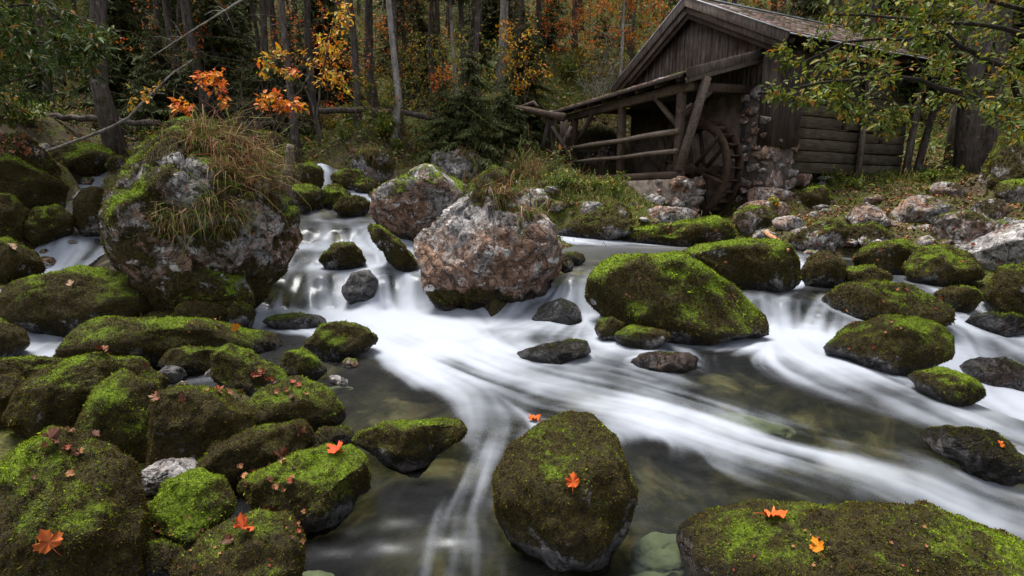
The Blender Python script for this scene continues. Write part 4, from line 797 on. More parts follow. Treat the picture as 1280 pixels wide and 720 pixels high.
for px, y, Y, ln, lab in ((1131,222,14.6,.10,'thin dark young trunk at the corner of log house'),(1145,218,15.2,.22,'thin dark trunk slanting beside log house corner')):
    mb = MB(); b = at(px, y, Y); z0 = gz(b[0], b[1])-.05; tube(mb, np.array([(0, 0, 0), (ln*1.2, .05, 1.6), (ln*3, .1, 4)]), [.10, .085, .06], 8, wob=.05)
    o = empty('young_tree', (b[0], b[1], z0), lab, 'tree'); obj('trunk', mb.mesh('trunk', M_bark, True), o); obj('crown', YNG[2][2], o, (ln*1.8, .05, 2.0)).scale = (.7, .7, .6)
occ = []
def free(x, y, d): return all((x-a)**2+(y-b)**2 > d*d for a, b in occ)
for px, Y, *_ in FIX: occ.append(((px-640)/FPX*Y, Y))
GRP = [('straight spruce with bare lower trunk in the dark forest slope', 'spruces on the forest slope'), ('spruce with drooping needled branches in the dark forest slope', 'bushy spruces on the forest slope')]
n = 0
for _ in range(4000):
    Y = rng.uniform(19, 58); x = rng.uniform(-1.25, 1.25)*Y
    if 1.5 < x < 14 and Y < 25: continue
    if not free(x, Y, 1.3+Y*.010): continue
    occ.append((x, Y)); k = rng.choice(4, p=[.3, .3, .28, .12]); tree_thing('spruce_tree', SPR[k], x, Y, rng.uniform(.75, 1.25), *GRP[1 if k == 3 else 0], None, rng.normal()*.02); n += 1
    if n > 215: break
for x, Y in ((-13,12),(-16,9),(-12,7.5),(-15,15),(15,12),(17,8),(14.5,16),(-17,4),(18,3),(-10,13.5),(20,13),(-20,12),(13,10),(-14,1),(16,-2)):
    tree_thing('spruce_tree', SPR[int(rng.integers(0, 2))], x, Y, 1.1, 'tall spruce at the side of the stream clearing', 'spruces beside the clearing')
for px, py, Y, k, sc, lab in ((590,185,15.5,0,1.0,'dark dense young spruce on the bank behind grey limestone boulder'),(560,190,16,1,1.1,'small dark spruce left of the dense young one'),(630,185,16.5,1,1.1,'small dark spruce right of the dense young one'),(655,150,19,2,.9,'taller young spruce on the slope behind the flume')):
    b = at(px, py, Y); tree_thing('young_spruce', YNG[k], b[0], Y, sc, lab)
n = 0
for _ in range(900):
    Y = rng.uniform(18.5, 40); x = rng.uniform(-1.1, 1.1)*Y
    if 0 < x < 13.5 and Y < 23 or not free(x, Y, .8): continue
    if -4.5 < x < 0 and Y < 20: continue
    tree_thing('young_spruce', YNG[rng.integers(0, 3)], x, Y, rng.uniform(.7, 1.5), 'young dark spruce in the forest undergrowth', 'young spruces in the undergrowth'); n += 1
    if n > 55: break
# ------------------------------------------------------------------ broadleaf trees and saplings
def limbs_tree(name, label, base, limbs, targets, leafL, wr, pal, seed, r0=.03, per=16, tw=.006, cat='tree', droop=.15, mat=None, spread=.10):
    """limbs: list of (points, radius); targets: twig ends, each twig springs from the closest limb point and carries leaves"""
    o = empty(name, base, label, cat); wd, lf = MB(), MB(); base = np.asarray(base); LP, LR = [], []
    for pts, r in limbs:
        pts = np.asarray(pts, float); t = np.linspace(0, 1, 14); k = np.linspace(0, 1, len(pts)); q = np.c_[[np.interp(t, k, pts[:, i]) for i in range(3)]].T
        q[1:-1] += rng.normal(size=(12, 3))*r*.5; tube(wd, q-base, r*(1-.75*t)+.002, 6, wob=.05); LP.append(q[3:]); LR.append(r*(1-.75*t[3:]))
    LP = np.concatenate(LP)
    for T in targets:
        d = np.linalg.norm(LP-T, axis=1); i = np.argmin(d+rng.random(len(d))*.25); a = LP[i]; v = T-a; L = np.linalg.norm(v); t = np.linspace(0, 1, 6)[:, None]
        q = a+v*t+np.array([0, 0, 1])*(droop*L*(t-t**2)*4*.25)+rng.normal(size=(6, 3))*.015*L; tube(wd, q-base, np.linspace(tw, tw*.3, 6), 4, cap=False)
        n = max(4, int(per*rng.uniform(.6, 1.3))); tt = 1-rng.random(n)**1.4*.75; P = np.c_[[np.interp(tt, t[:, 0], q[:, k]) for k in range(3)]].T
        D = nrm(nrm(v)*.7+rdir(n)*.9+np.array([0, 0, -.35])); P = P+rdir(n)*spread*rng.random((n, 1)); leaves(lf, P-base, D, rdir(n)*.5+np.array([0, -.25, .8]), leafL*np.exp(.22*rng.normal(size=n)), wr, .25, pick(pal, n))
        LP = np.concatenate([LP, q[2:5]])
    obj('trunk', wd.mesh('trunk', mat or M_twig, True), o); obj('crown', lf.mesh('crown', M_leaf), o); return o
def inpoly(n, poly, dlo, dhi):
    p = np.array(poly, float); out = []
    while len(out) < n:
        x, y = rng.uniform(p[:, 0].min(), p[:, 0].max()), rng.uniform(p[:, 1].min(), p[:, 1].max()); q = np.roll(p, -1, 0)
        c = ((p[:, 1] > y) != (q[:, 1] > y)) & (x < (q[:, 0]-p[:, 0])*(y-p[:, 1])/(q[:, 1]-p[:, 1]+1e-9)+p[:, 0])
        if c.sum() % 2: out.append(at(x, y, rng.uniform(dlo, dhi)))
    return np.array(out)
def AL(pts, *Y): Y = np.interp(np.linspace(0, 1, len(pts)), np.linspace(0, 1, len(Y)), Y); return [at(a, b, y) for (a, b), y in zip(pts, Y)]
GREEN = [(5, (.075, .115, .014)), (3, (.12, .15, .016)), (2, (.20, .19, .014)), (1.0, (.26, .17, .012)), (.5, (.28, .10, .015))]
rb = np.array([8.6, 5.9, gz(8.6, 5.9)])
RL = [([rb, rb+(-.1, 0, 1.8), rb+(-.3, 0, 3.2), rb+(-.5, .1, 5.0)], .13), ([rb+(-.1, 0, 1.7)]+AL([(1330,175),(1280,160),(1249,147),(1222,122),(1197,117),(1172,111),(1141,97),(1090,96),(1040,104),(990,113),(947,117)], 5.8, 5.4, 5.2), .035), ([rb+(-.1, 0, 1.9)]+AL([(1320,140),(1277,128),(1266,105),(1258,80),(1230,71),(1197,58),(1177,42),(1120,48),(1070,50),(1010,75)], 5.8, 5.6, 5.5), .035),
      ([rb+(-.2, 0, 2.6)]+AL([(1310,62),(1280,46),(1249,32),(1200,30),(1130,20),(1040,18)], 5.9, 5.6, 5.3), .03), ([rb+(-.2, 0, 2.8)]+AL([(1320,20),(1260,5),(1180,-10),(1080,-8)], 6, 5.7, 5.5), .03)]
RT_ = np.concatenate([inpoly(100, [(1000,125),(985,78),(1005,35),(1015,0),(1290,-20),(1290,150),(1220,135),(1160,140),(1110,160),(1060,150)], 4.8, 6.6), inpoly(22, [(945,112),(990,108),(1060,105),(1060,140),(1010,132),(960,128)], 5.0, 5.4), inpoly(60, [(1040,0),(1290,-30),(1290,100),(1180,70),(1080,60)], 4.8, 6.8), inpoly(14, [(1050,130),(1130,140),(1120,175),(1070,170)], 5.2, 5.8), inpoly(16, [(1230,130),(1290,120),(1290,190),(1240,170)], 4.8, 5.6), inpoly(5, [(960,60),(990,55),(990,75),(962,72)], 5.2, 5.4)])
limbs_tree('broadleaf_tree', 'green-yellow broadleaf tree overhanging the log house with dark crooked limbs', rb, RL, RT_, .056, .44, GREEN, 5, per=26, mat=mat_bark('dark_bark', (.018, .014, .012), (.05, .04, .035), (.07, .065, .06), (25, 25, 25)))
ASH = [(5, (.035, .065, .012)), (3, (.06, .09, .014)), (2, (.11, .12, .014)), (.7, (.25, .12, .02))]
lb = np.array([-10.8, 9.5, gz(-10.8, 9.5)])
limbs_tree('ash_tree', 'green ash tree with feathery drooping leaves at the dark forest edge', lb, [([lb, lb+(.1, 0, 2), lb+(.3, 0, 5)], .12), ([lb+(.1, 0, 2.2)]+AL([(-40,70),(20,55),(80,50),(125,58)], 9.6, 9.2, 9.0), .03), ([lb+(.1, 0, 3)]+AL([(-40,20),(30,5),(100,20)], 9.6, 9.2), .03), ([lb+(.1, 0, 2)]+AL([(-40,110),(20,100),(70,85),(120,85)], 9.8, 9.3), .03)],
           np.concatenate([inpoly(110, [(-30,-10),(70,-10),(100,20),(140,40),(130,75),(90,80),(40,100),(-30,125)], 8.6, 10.2), inpoly(24, [(60,30),(145,38),(130,95),(70,75)], 8.7, 9.3), inpoly(30, [(-20,60),(80,70),(60,150),(-20,160)], 9.5, 11)]), .13, .26, ASH, 6, per=20, spread=.16)
ORG = [(5, (.62, .15, .018)), (3, (.66, .27, .02)), (1.2, (.45, .07, .02)), (.5, (.5, .35, .03))]; YEL = [(4, (.60, .36, .025)), (3, (.62, .25, .02)), (1.5, (.30, .30, .03)), (.8, (.55, .12, .02))]; YGR = [(4, (.20, .22, .02)), (3, (.10, .14, .018)), (2, (.45, .30, .03)), (1.5, (.55, .20, .02))]
b = at(322, 160, 8.8); limbs_tree('autumn_sapling', 'orange-leaved sapling springing from behind giant boulder', b, [([b]+AL([(345,150),(350,135),(340,120)], 8.8, 8.9), .016), ([b]+AL([(345,140),(375,115),(395,80)], 8.8, 9), .014)], np.concatenate([inpoly(26, [(305,130),(340,112),(385,128),(385,143),(345,140)], 8.6, 9.1), inpoly(3, [(360,88),(372,88),(372,96),(360,96)], 8.8, 9)]), .085, .5, ORG, 8, per=8, tw=.004)
b = at(400, 180, 10.5); limbs_tree('autumn_sapling', 'tall yellow-orange sapling beside the leaning slender spruce', b, [([b]+AL([(396,140),(405,80),(418,20),(425,-20)], 10.5, 10.6), .022), ([b]+AL([(390,130),(375,100),(352,75)], 10.5, 10.4), .014)], np.concatenate([inpoly(34, [(372,60),(400,40),(430,30),(432,90),(400,110),(380,95)], 10, 11), inpoly(16, [(310,70),(360,60),(372,95),(330,100)], 10, 10.8), inpoly(16, [(405,-10),(440,-10),(440,40),(410,30)], 10, 11), inpoly(12, [(395,95),(440,85),(440,120),(400,125)], 10, 11)]), .085, .48, YEL, 9, per=9, tw=.004)
b = at(255, 165, 8.0); limbs_tree('autumn_sapling', 'small red-orange sapling on top of giant boulder', b, [([b]+AL([(248,150),(243,140),(225,132)], 8.0, 8.0), .010), ([b]+AL([(252,140),(268,110),(282,98)], 8.0, 8.2), .010)], np.concatenate([inpoly(9, [(213,128),(240,126),(245,142),(218,144)], 7.8, 8.1), inpoly(16, [(238,98),(265,80),(290,95),(285,115),(245,120)], 8, 8.4), inpoly(4, [(272,120),(285,120),(283,135),(274,135)], 8, 8.2)]), .08, .5, ORG[:3], 10, per=8, tw=.003)
b = at(195, 160, 10); limbs_tree('autumn_sapling', 'thin twiggy sapling with a few yellow leaves beside leaning pole', b, [([b]+AL([(185,130),(205,100),(215,85)], 10, 10), .010)], inpoly(14, [(155,140),(165,115),(195,100),(215,85),(220,98),(185,130)], 9.8, 10.3), .075, .5, YEL[:3], 11, per=5, tw=.003)
for px, py, Y, H, poly, n, pal, lab in (
 (585,185,17.5,4,[(510,60),(560,30),(600,40),(640,60),(640,110),(600,140),(540,125),(515,100)],70,YGR,'green and orange broadleaf sapling over the dark young spruce'),
 (545,180,17,3,[(535,85),(565,80),(575,125),(545,132)],26,ORG,'small bright orange sapling left of the dark young spruce'),
 (655,165,18,4,[(620,30),(665,15),(680,60),(690,105),(660,125),(625,100)],70,YEL,'yellow-orange sapling on the slope left of the mill'),
 (700,130,23,4,[(670,20),(730,15),(730,60),(690,80)],24,ORG,'orange sapling high on the slope'),
 (470,120,24,4,[(455,20),(485,20),(480,60),(460,55)],14,ORG,'distant orange sapling between spruce trunks'),
 (800,60,22.5,5,[(700,20),(770,-10),(850,-10),(840,20),(800,60),(770,60),(735,75)],110,ORG,'bright orange beech behind the mill gable'),
 (775,105,21.5,3,[(710,70),(760,50),(790,70),(775,100),(720,110)],40,YGR,'pale yellow-green sapling beside the gable'),
 (960,30,26,4,[(880,-10),(1000,-10),(990,15),(900,8)],30,ORG,'orange crown peeking over the mill ridge'),
 (470,165,17,3,[(440,95),(490,100),(500,140),(450,145)],28,YGR,'thin green-yellow sapling on the far bank')):
    b = at(px, py, Y); b[2] = gz(b[0], Y); top = at(np.mean([p[0] for p in poly]), np.min([p[1] for p in poly]), Y)
    limbs_tree('autumn_sapling', lab, b, [([b, b*.6+top*.4+(rng.normal()*.1, 0, 0), top], .03), ([b*.6+top*.4, b*.2+top*.8+(.5, .2, -.2)], .015), ([b*.7+top*.3, b*.3+top*.7+(-.6, -.1, -.2)], .015)], inpoly(n, poly, Y-.9, Y+.9), .095, .5, pal, 3, per=11, tw=.006, spread=.2)
UND = []
for pal, lab, grp in ((ORG, 'orange-leaved sapling scattered on the forest slope', 'orange saplings on the slope'), (YGR, 'green-yellow sapling scattered on the forest slope', 'green-yellow saplings on the slope'), (GREEN, 'green leafy sapling scattered on the forest slope', 'green saplings on the slope')):
    b = np.zeros(3); tp = np.array([0, 0, 3.6]); tg = rng.normal(size=(70, 3))*np.array([.75, .75, .8])+np.array([0, 0, 2.4])
    UND.append((limbs_tree('slope_sapling', lab, b, [([b, tp*.5+(.1, 0, 0), tp], .028)], tg, .085, .5, pal, 3, per=11, tw=.006, spread=.2), grp)); UND[-1][0]['group'] = grp
n = 0
for _ in range(600):
    Y = rng.uniform(19, 38); x = rng.uniform(-.55, .75)*Y if n % 3 else rng.uniform(-1, 1)*Y
    if 1.8 < x < 13 and Y < 22: continue
    k = n if n < 3 else rng.choice(3, p=[.34, .4, .26]); 
    if n < 3: o = UND[k][0]; o.location = (x, Y, gz(x, Y))
    else: copytree(UND[k][0], (x, Y, gz(x, Y)), rng.uniform(0, 6.3), rng.uniform(.6, 1.3))
    n += 1
    if n > 58: break
# bare twiggy shrubs
for px, py, Y, H, lab in ((330,150,13,2.2,'bare grey twiggy shrub behind giant boulder'),(285,140,15,3,'bare twiggy thicket in front of dark trunks'),(1040,60,22,3.5,'bare pale saplings behind mill roof'),(745,110,20,2.6,'bare pale twiggy shrub beside the lean-to roof')):
    b = at(px, py, Y); b[2] = gz(b[0], Y); o = empty('bare_shrub', b, lab, 'shrub'); mb = MB()
    for _ in range(16):
        d = np.array([rng.normal()*.35, rng.normal()*.35, 1]); L = H*rng.uniform(.5, 1.1); p = [d*L*t+rng.normal(size=3)*.05*L*(t > 0) for t in np.linspace(0, 1, 6)]; tube(mb, p, np.linspace(.012, .003, 6), 4, (.2, .17, .15), cap=False)
        for _ in range(8):
            i = rng.integers(2, 6); e = p[i]+rng.normal(size=3)*.18*L*np.array([1, 1, .6]); tube(mb, [p[i], (p[i]+e)/2+rng.normal(size=3)*.02, e], [.006, .004, .0015], 3, (.2, .17, .15), cap=False)
    obj('stems', mb.mesh('stems', M_pale if px > 700 else M_twig), o)
# ------------------------------------------------------------------ fallen and cut wood
def wood(name, label, pts, rad, mat, cat, n=8, stubs=0):
    pts = np.asarray(pts, float); mb = MB(); t = np.linspace(0, 1, 12); k = np.linspace(0, 1, len(pts)); q = np.c_[[np.interp(t, k, pts[:, i]) for i in range(3)]].T; r = np.interp(t, np.linspace(0, 1, len(rad)), rad)
    q[1:-1] += rng.normal(size=(10, 3))*r[1:-1, None]*.3; tube(mb, q-pts[0], r, n, wob=.07)
    for _ in range(stubs):
        i = rng.integers(2, 11); d = rdir(1)[0]; L = rng.uniform(.2, .9); tube(mb, [q[i]-pts[0], q[i]-pts[0]+d*L*.6, q[i]-pts[0]+d*L+(0, 0, -.1)], [r[i]*.35, r[i]*.25, .002], 4, cap=False)
    return tag(obj(name, mb.mesh(name, mat, True), None, pts[0]), label, cat)
wood('leaning_pole', 'thin dead pole with white patches slanting up from mossy rocks at left', AL([(55,190),(90,178),(150,155),(185,122),(215,92),(240,75)], 11.2, 11.2, 11.8), [.03, .028, .02, .008], M_pale, 'pole', stubs=4)
wood('dead_branch', 'long dead branch slanting across the dark forest', AL([(188,72),(225,48),(262,25),(305,-2)], 13, 13.5), [.008, .016, .028], M_pale, 'branch', stubs=9)
wood('fallen_log', 'fallen log lying behind the leaning pole', AL([(60,146),(120,150),(200,154)], 17, 16.5), [.10, .10, .09], M_bark, 'log', stubs=3)
wood('fallen_log', 'long fallen trunk lying on forest floor behind slim pale trunk', AL([(398,139),(450,138),(520,143),(560,150)], 18.5, 18.5), [.10, .095, .08], M_bark, 'log', stubs=4)
wood('wooden_stump', 'upright weathered wooden post beside giant boulder', AL([(358,262),(361,215),(363,182)], 6.75, 6.85), [.07, .06, .05], WG['rail'], 'post')
c1, _ = cast(957, 293); c2, _ = cast(984, 316); wood('stick', 'reddish peeled stick lying on mossy boulder', [c1+(0, 0, .03), (c1+c2)/2+(0, 0, .05), c2+(0, 0, .03)], [.045, .04, .028], mat_plain('peeled_wood', (.30, .13, .06), (.5, .26, .14), 14.0), 'stick')
wood('dead_twig', 'bare dark twig hanging over the giant boulder crown', AL([(240,148),(250,170),(262,180),(272,182)], 6.6, 6.4), [.014, .012, .004], M_twig, 'twig', 5, 2)
wood('dead_twig', 'curved dark branch behind the giant boulder', AL([(300,170),(312,155),(330,140)], 8.2, 8.6), [.02, .016, .01], M_twig, 'twig', 5, 3)
wood('dead_twig', 'thin reed stick leaning beside the post', AL([(358,258),(366,280),(378,295)], 8.2, 7.9), [.008, .007, .004], M_twig, 'twig', 5)
# ------------------------------------------------------------------ grass, plants
STRAW = [(4, (.24, .15, .07)), (4, (.13, .07, .035)), (2, (.09, .10, .02)), (2, (.20, .065, .035))]; GRN = [(4, (.07, .11, .015)), (3, (.12, .15, .02)), (2, (.30, .22, .09))]
def grass(mb, P, N, n, L, pal, fall=.9, w=.006, rad=.07):
    L = L*np.exp(.35*rng.normal(size=(n,))); B0 = P+rng.normal(size=(n, 3))*rad*np.array([1, 1, .35]); d = nrm(N*.6+rdir(n)*1.0+np.array([0, 0, .4])); l = (L*np.exp(.3*rng.normal(size=n)))[:, None]; g = np.array([0, 0, -1.0]); out = nrm(N+np.array([0, -.2, 0]))
    p1 = B0+d*l*.4; p2 = p1+nrm(d+g*fall*.9+out*.2)*l*.35; p3 = p2+nrm(d*.35+g*fall*1.5)*l*.35; s = nrm(np.cross(d, rdir(n)))*w; c = pick(pal, n)
    V = np.stack([B0-s, B0+s, p1+s*.85, p1-s*.85, p2+s*.6, p2-s*.6, p3], 1).reshape(-1, 3); b = np.arange(n)[:, None]*7; cc = np.repeat(c, 7, 0)
    mb.add(V, np.concatenate([b+np.array([0, 1, 2, 3]), b+np.array([3, 2, 4, 5])]), cc); mb.F.append(b+np.array([5, 4, 6])+mb.n-len(V))
def tuft(px, py, n, L, pal, label, group=None, fall=.9, rad=.07, w=.006, name='grass_tuft'):
    P, N = cast(px, py); mb = MB(); grass(mb, np.zeros(3), N, n, L, pal, fall, w, rad); return tag(obj(name, mb.mesh(name, M_grass), None, P), label, 'grass', group)
for px, py in ((250,165),(268,168),(285,172),(300,180),(312,192),(325,205),(332,220),(318,215),(298,200),(275,190),(258,182),(240,178),(290,215),(310,228),(340,235),(270,210),(328,238)): tuft(px, py, int(rng.integers(50, 110)), rng.uniform(.16, .36), STRAW+GRN[1:2], 'long dry grass tuft hanging from crown of giant boulder', 'hanging grass on giant boulder crown', rng.uniform(.5, 1.2), .06, .0045)
for px, py in ((198,268),(212,275),(222,268),(236,272),(250,262),(262,268),(275,262),(288,268),(300,275),(245,285),(282,285),(205,285),(225,290),(262,250),(285,250)): tuft(px, py, int(rng.integers(30, 90)), rng.uniform(.12, .26), GRN+STRAW[:2], 'green and straw grass tuft on the face of giant boulder', 'grass on giant boulder face', rng.uniform(.6, 1.2), .06, .0045)
for px, py, n, lab in ((460,192,160,'dry grass crown on rounded far-bank boulder'),(472,190,160,'second grass clump on rounded far-bank boulder'),(580,192,160,'dry straw grass hanging from grey limestone boulder'),(588,200,120,'short dry grass on grey limestone boulder flank'),(625,240,140,'green grass tuft on the shoulder of grey-pink boulder'),(635,244,120,'straw grass on the shoulder of grey-pink boulder'),(660,265,90,'thin grass at right flank of grey-pink boulder')): tuft(px, py, n, .24, STRAW+GRN, lab, None, 1.0, .10, .006)
for px, py, n, L, lab in ((655,215,260,.6,'big arching grass tussock behind grey-pink boulder'),(665,225,200,.5,'smaller arching tussock beside the big one')):
    P = surf_hit(px, py); mb = MB(); grass(mb, np.zeros(3), np.array([0, 0, 1.0]), n, L, GRN+STRAW[:2], .8, .008, .12); tag(obj('grass_tussock', mb.mesh('grass_tussock', M_grass), None, P), lab, 'grass')
def shrub(px, py, Y, H, n, pal, label, leafL=.07, name='shrub', group=None, wide=.5):
    if Y: b = at(px, py, Y); b[2] = gz(b[0], b[1])
    else: b = cast(px, py)[0]
    o = empty(name, b, label, 'plant', group); st, lf = MB(), MB()
    for _ in range(max(5, n//22)):
        d = nrm(np.array([rng.normal()*wide, rng.normal()*wide, 1])); L = H*rng.uniform(.55, 1.1); q = np.array([d*L*t+np.array([0, 0, -.12*L*t*t]) for t in (0, .5, 1)])+rng.normal(size=(1, 3))*.08*H*np.array([1, 1, 0]); tube(st, q, [.008, .006, .002], 4, (.1, .08, .05), cap=False)
        m = 22; t = rng.uniform(.2, 1, m); P = np.c_[[np.interp(t, (0, .5, 1), q[:, k]) for k in range(3)]].T+rdir(m)*.10*H*.6; leaves(lf, P, rdir(m)+np.array([0, -.2, -.1]), rdir(m)*.6+np.array([0, -.2, .8]), leafL*np.exp(.25*rng.normal(size=m)), .5, .2, pick(pal, m))
    obj('stems', st.mesh('stems', M_twig), o); obj('foliage', lf.mesh('foliage', M_leaf), o); return o
BG = [(4, (.07, .12, .012)), (3, (.13, .18, .018)), (2, (.25, .24, .02)), (.6, (.4, .2, .03))]
for px, py, H, n, pal, lab in ((700,235,.7,300,BG,'bright leafy bush on bank left of the lean-to'),(720,240,.6,260,BG,'yellow-green bush in front of lean-to corner post'),(745,240,.5,220,BG,'low green plant below the lean-to sill'),(768,245,.75,260,BG,'dark-stemmed plant beside mill footing'),(690,215,.9,260,GRN+BG[:2],'tall herb beside the trestle'),(640,205,.7,240,BG,'green bush right of grey limestone boulder'),(615,200,.6,200,BG,'low bush behind grey limestone boulder'),(1040,232,.6,240,BG,'green weeds at foot of log wall'),(1005,232,.5,200,BG,'weeds beside corner post of log house'),(1070,238,.45,180,BG,'low fern under the log wall'),(1165,228,.5,200,BG,'bright fern between trunks right of log house'),(1185,225,.5,180,BG,'fern at foot of thick leaning spruce'),(500,190,.6,220,BG,'green undergrowth at foot of slim pale trunk'),(470,180,.7,260,BG,'bushy green undergrowth on the far bank'),(430,178,.7,240,BG,'leafy undergrowth behind upper little fall'),(525,190,.6,220,BG,'low leafy plant beside slim pale trunk'),(410,165,.8,240,YGR,'yellowing bush below the tall yellow sapling'),(540,178,.6,200,BG,'green herb in front of small dark spruce'),(970,262,.35,120,YGR,'reddish weed on the stones by the pier')):
    shrub(px, py, None, H, n, pal, lab)
P = surf_hit(752, 222); 
tw = MB()
for _ in range(26):
    d = nrm(np.array([rng.normal()*.4, rng.normal()*.4, 1])); L = rng.uniform(.5, .95); tube(tw, [np.zeros(3), d*L*.5, d*L], [.006, .005, .002], 3, (.2, .13, .11), cap=False)
    n_ = 14; leaves(tw, d*L+rdir(n_)*.07, rdir(n_), rdir(n_), .045, .7, .2, pick([(3, (.26, .19, .18)), (2, (.16, .09, .08)), (1, (.4, .34, .32))], n_))
tag(obj('withered_plant', tw.mesh('withered_plant', M_dead), None, P), 'withered brown flower heads before the lean-to rails', 'plant')
n = 0
for _ in range(400):
    Y = rng.uniform(15.5, 27); x = rng.uniform(-1.05, 1.05)*Y
    if 1.8 < x < 12 and Y < 20: continue
    b = np.array([x, Y]); o = None; k = rng.integers(0, 3)
    if n < 3:
        shrub(640+x/Y*FPX, 150, Y, (.8, .6, .9)[n], 330, (BG, YGR, STRAW+BG[:1])[n], ('leafy green bush in forest undergrowth', 'yellowing bush in forest undergrowth', 'brownish dry bush in forest undergrowth')[n], .085, 'undergrowth_bush', ('green undergrowth bushes', 'yellow undergrowth bushes', 'dry undergrowth bushes')[n]); 
        if n == 0: PROT = []
        PROT.append([o for o in COL.objects if o.name.startswith('undergrowth_bush')][-1])
    else: copytree(PROT[k], (x, Y, gz(x, Y)), rng.uniform(0, 6.3), rng.uniform(.7, 1.5))
    n += 1
    if n > 110: break
# ground grass and leaf litter that nobody could count
mb = MB()
for cx, cy, sx, sy, n_, L, pal in ((2.2,13,1.3,.7,2600,.22,GRN),(1.6,11.8,.9,.6,1500,.18,GRN+STRAW),(9.2,13.6,1.6,.8,1300,.2,GRN),(7,13,1,.5,500,.16,GRN),(-1,13,1.4,1,900,.25,GRN+STRAW),(3,20,3,2.5,2600,.5,STRAW),(-2,16.5,2.5,1.2,1200,.28,GRN+STRAW),(6,25,6,3,2200,.6,STRAW+GRN)):
    q = np.c_[rng.normal(size=n_)*sx+cx, rng.normal(size=n_)*sy+cy]; z, _ = terrain(q)
    ok = np.ones(len(q), bool); W, _, _, md = stream_at(q); ok &= ~((md < .6) & (q[:, 1] < 14)); rel = (q-P0[:2]); s_ = rel@D1[:2]; t_ = rel@D2[:2]; ok &= ~((s_ > -.8) & (s_ < 5) & (t_ > -.1) & (t_ < 7.5))
    for p in np.c_[q, z][ok]: pass
    pts = np.c_[q, z][ok]; grass(mb, pts, np.array([0, 0, 1.0]), len(pts), L, pal, .7, .007, .02)
o = obj('bank_grass', mb.mesh('bank_grass', M_grass)); o['kind'] = 'stuff'; o['label'] = 'grass growing on the banks and the slope'
UN = [(4, (.06, .09, .015)), (3, (.11, .135, .018)), (2, (.14, .10, .03)), (2, (.10, .055, .025)), (1, (.22, .18, .03)), (.7, (.38, .12, .02))]
n_ = 115000; q = np.c_[rng.uniform(-1.1, 1.1, n_), 15.5+36*rng.random(n_)**1.2]; q[:, 0] *= q[:, 1]; dn_ = fbm(np.c_[q*.45, np.zeros(n_)], 3, 61); ok = dn_+.35*rng.normal(size=n_) > -.15; rel = q-P0[:2]; s_ = rel@D1[:2]; t_ = rel@D2[:2]; ok &= ~((s_ > -.9) & (s_ < 5.2) & (t_ > -.3) & (t_ < 8)); q = q[ok]; dn_ = dn_[ok]; n_ = len(q); z, _ = terrain(q)
mb = MB(); hh_ = rng.random(n_)**1.6*(.25+.5*np.clip(dn_+.3, 0, 1)); leaves(mb, np.c_[q, z+hh_], rdir(n_)+np.array([0, -.2, .1]), rdir(n_)*.6+np.array([0, -.3, .8]), (.03+.0055*q[:, 1])*np.exp(.3*rng.normal(size=n_)), .5, .2, pick(UN, n_)*(1+.5*dn_[:, None]).clip(.4, 2), simple=True)
o = obj('forest_undergrowth', mb.mesh('forest_undergrowth', M_leaf)); o['kind'] = 'stuff'; o['label'] = 'low leafy undergrowth covering the forest slope'
BRN = [(4, (.17, .075, .04)), (3, (.26, .11, .05)), (2, (.36, .15, .05)), (1, (.30, .22, .17)), (.5, (.5, .12, .03))]
n_ = 15000; q = np.c_[rng.uniform(-1, 1, n_), rng.uniform(9, 30, n_)]; q[:, 0] *= q[:, 1]*1.05; q2 = np.c_[rng.normal(size=3500)*2.5+8.5, rng.normal(size=3500)*1.6+11]; q = np.concatenate([q, q2]); z, bd = terrain(q); W, _, _, md = stream_at(q); ok = (md > .8) | (z > W+.2)
q = q[ok]; z = z[ok]; n_ = len(q); mb = MB(); leaves(mb, np.c_[q, z+.015], rdir(n_)*np.array([1, 1, .3]), rdir(n_)*.5+(0, 0, 1), rng.uniform(.05, .09, n_), .6, .3, pick(BRN, n_), simple=True)
o = obj('leaf_litter', mb.mesh('leaf_litter', M_dead)); o['kind'] = 'stuff'; o['label'] = 'brown fallen leaves scattered on the ground'
# ------------------------------------------------------------------ fallen leaves, each its own
LOBES = [(0, .02), (.14, -.02), (.30, -.04), (.34, .08), (.44, .10), (.40, .22), (.56, .34), (.46, .42), (.50, .56), (.34, .54), (.24, .50), (.22, .66), (.26, .78), (.13, .82), (0, 1.0)]
def maple(size, curl, pal):
    half = np.array(LOBES); pts = np.concatenate([half, half[-2:0:-1]*np.array([-1, 1])]); c = np.array([0, .33]); n_ = len(pts); V = np.c_[np.r_[pts, c[None]], np.zeros(n_+1)]; r = np.hypot(V[:, 0], V[:, 1]-.33)
    V[:, 2] = curl*(r**2)*1.2+.09*rng.normal(size=n_+1)*(r > .2)+.12*curl*np.sin(V[:, 0]*5+V[:, 1]*4)+.25*curl*np.abs(V[:, 0]); V[:, 1] -= .33; V *= size/1.0
    mb = MB(); col = pick(pal, n_+1)*.6+pick(pal, 1)*.4; mb.add(V, [[i, (i+1) % n_, n_] for i in range(n_)], col)
    tube(mb, np.array([(0, -.33, .01), (.03, -.55, .04), (.1, -.8, .02)])*size, [.012*size, .010*size, .014*size], 4, pal[0][1])
    return mb.mesh('fallen_leaf', M_dead)
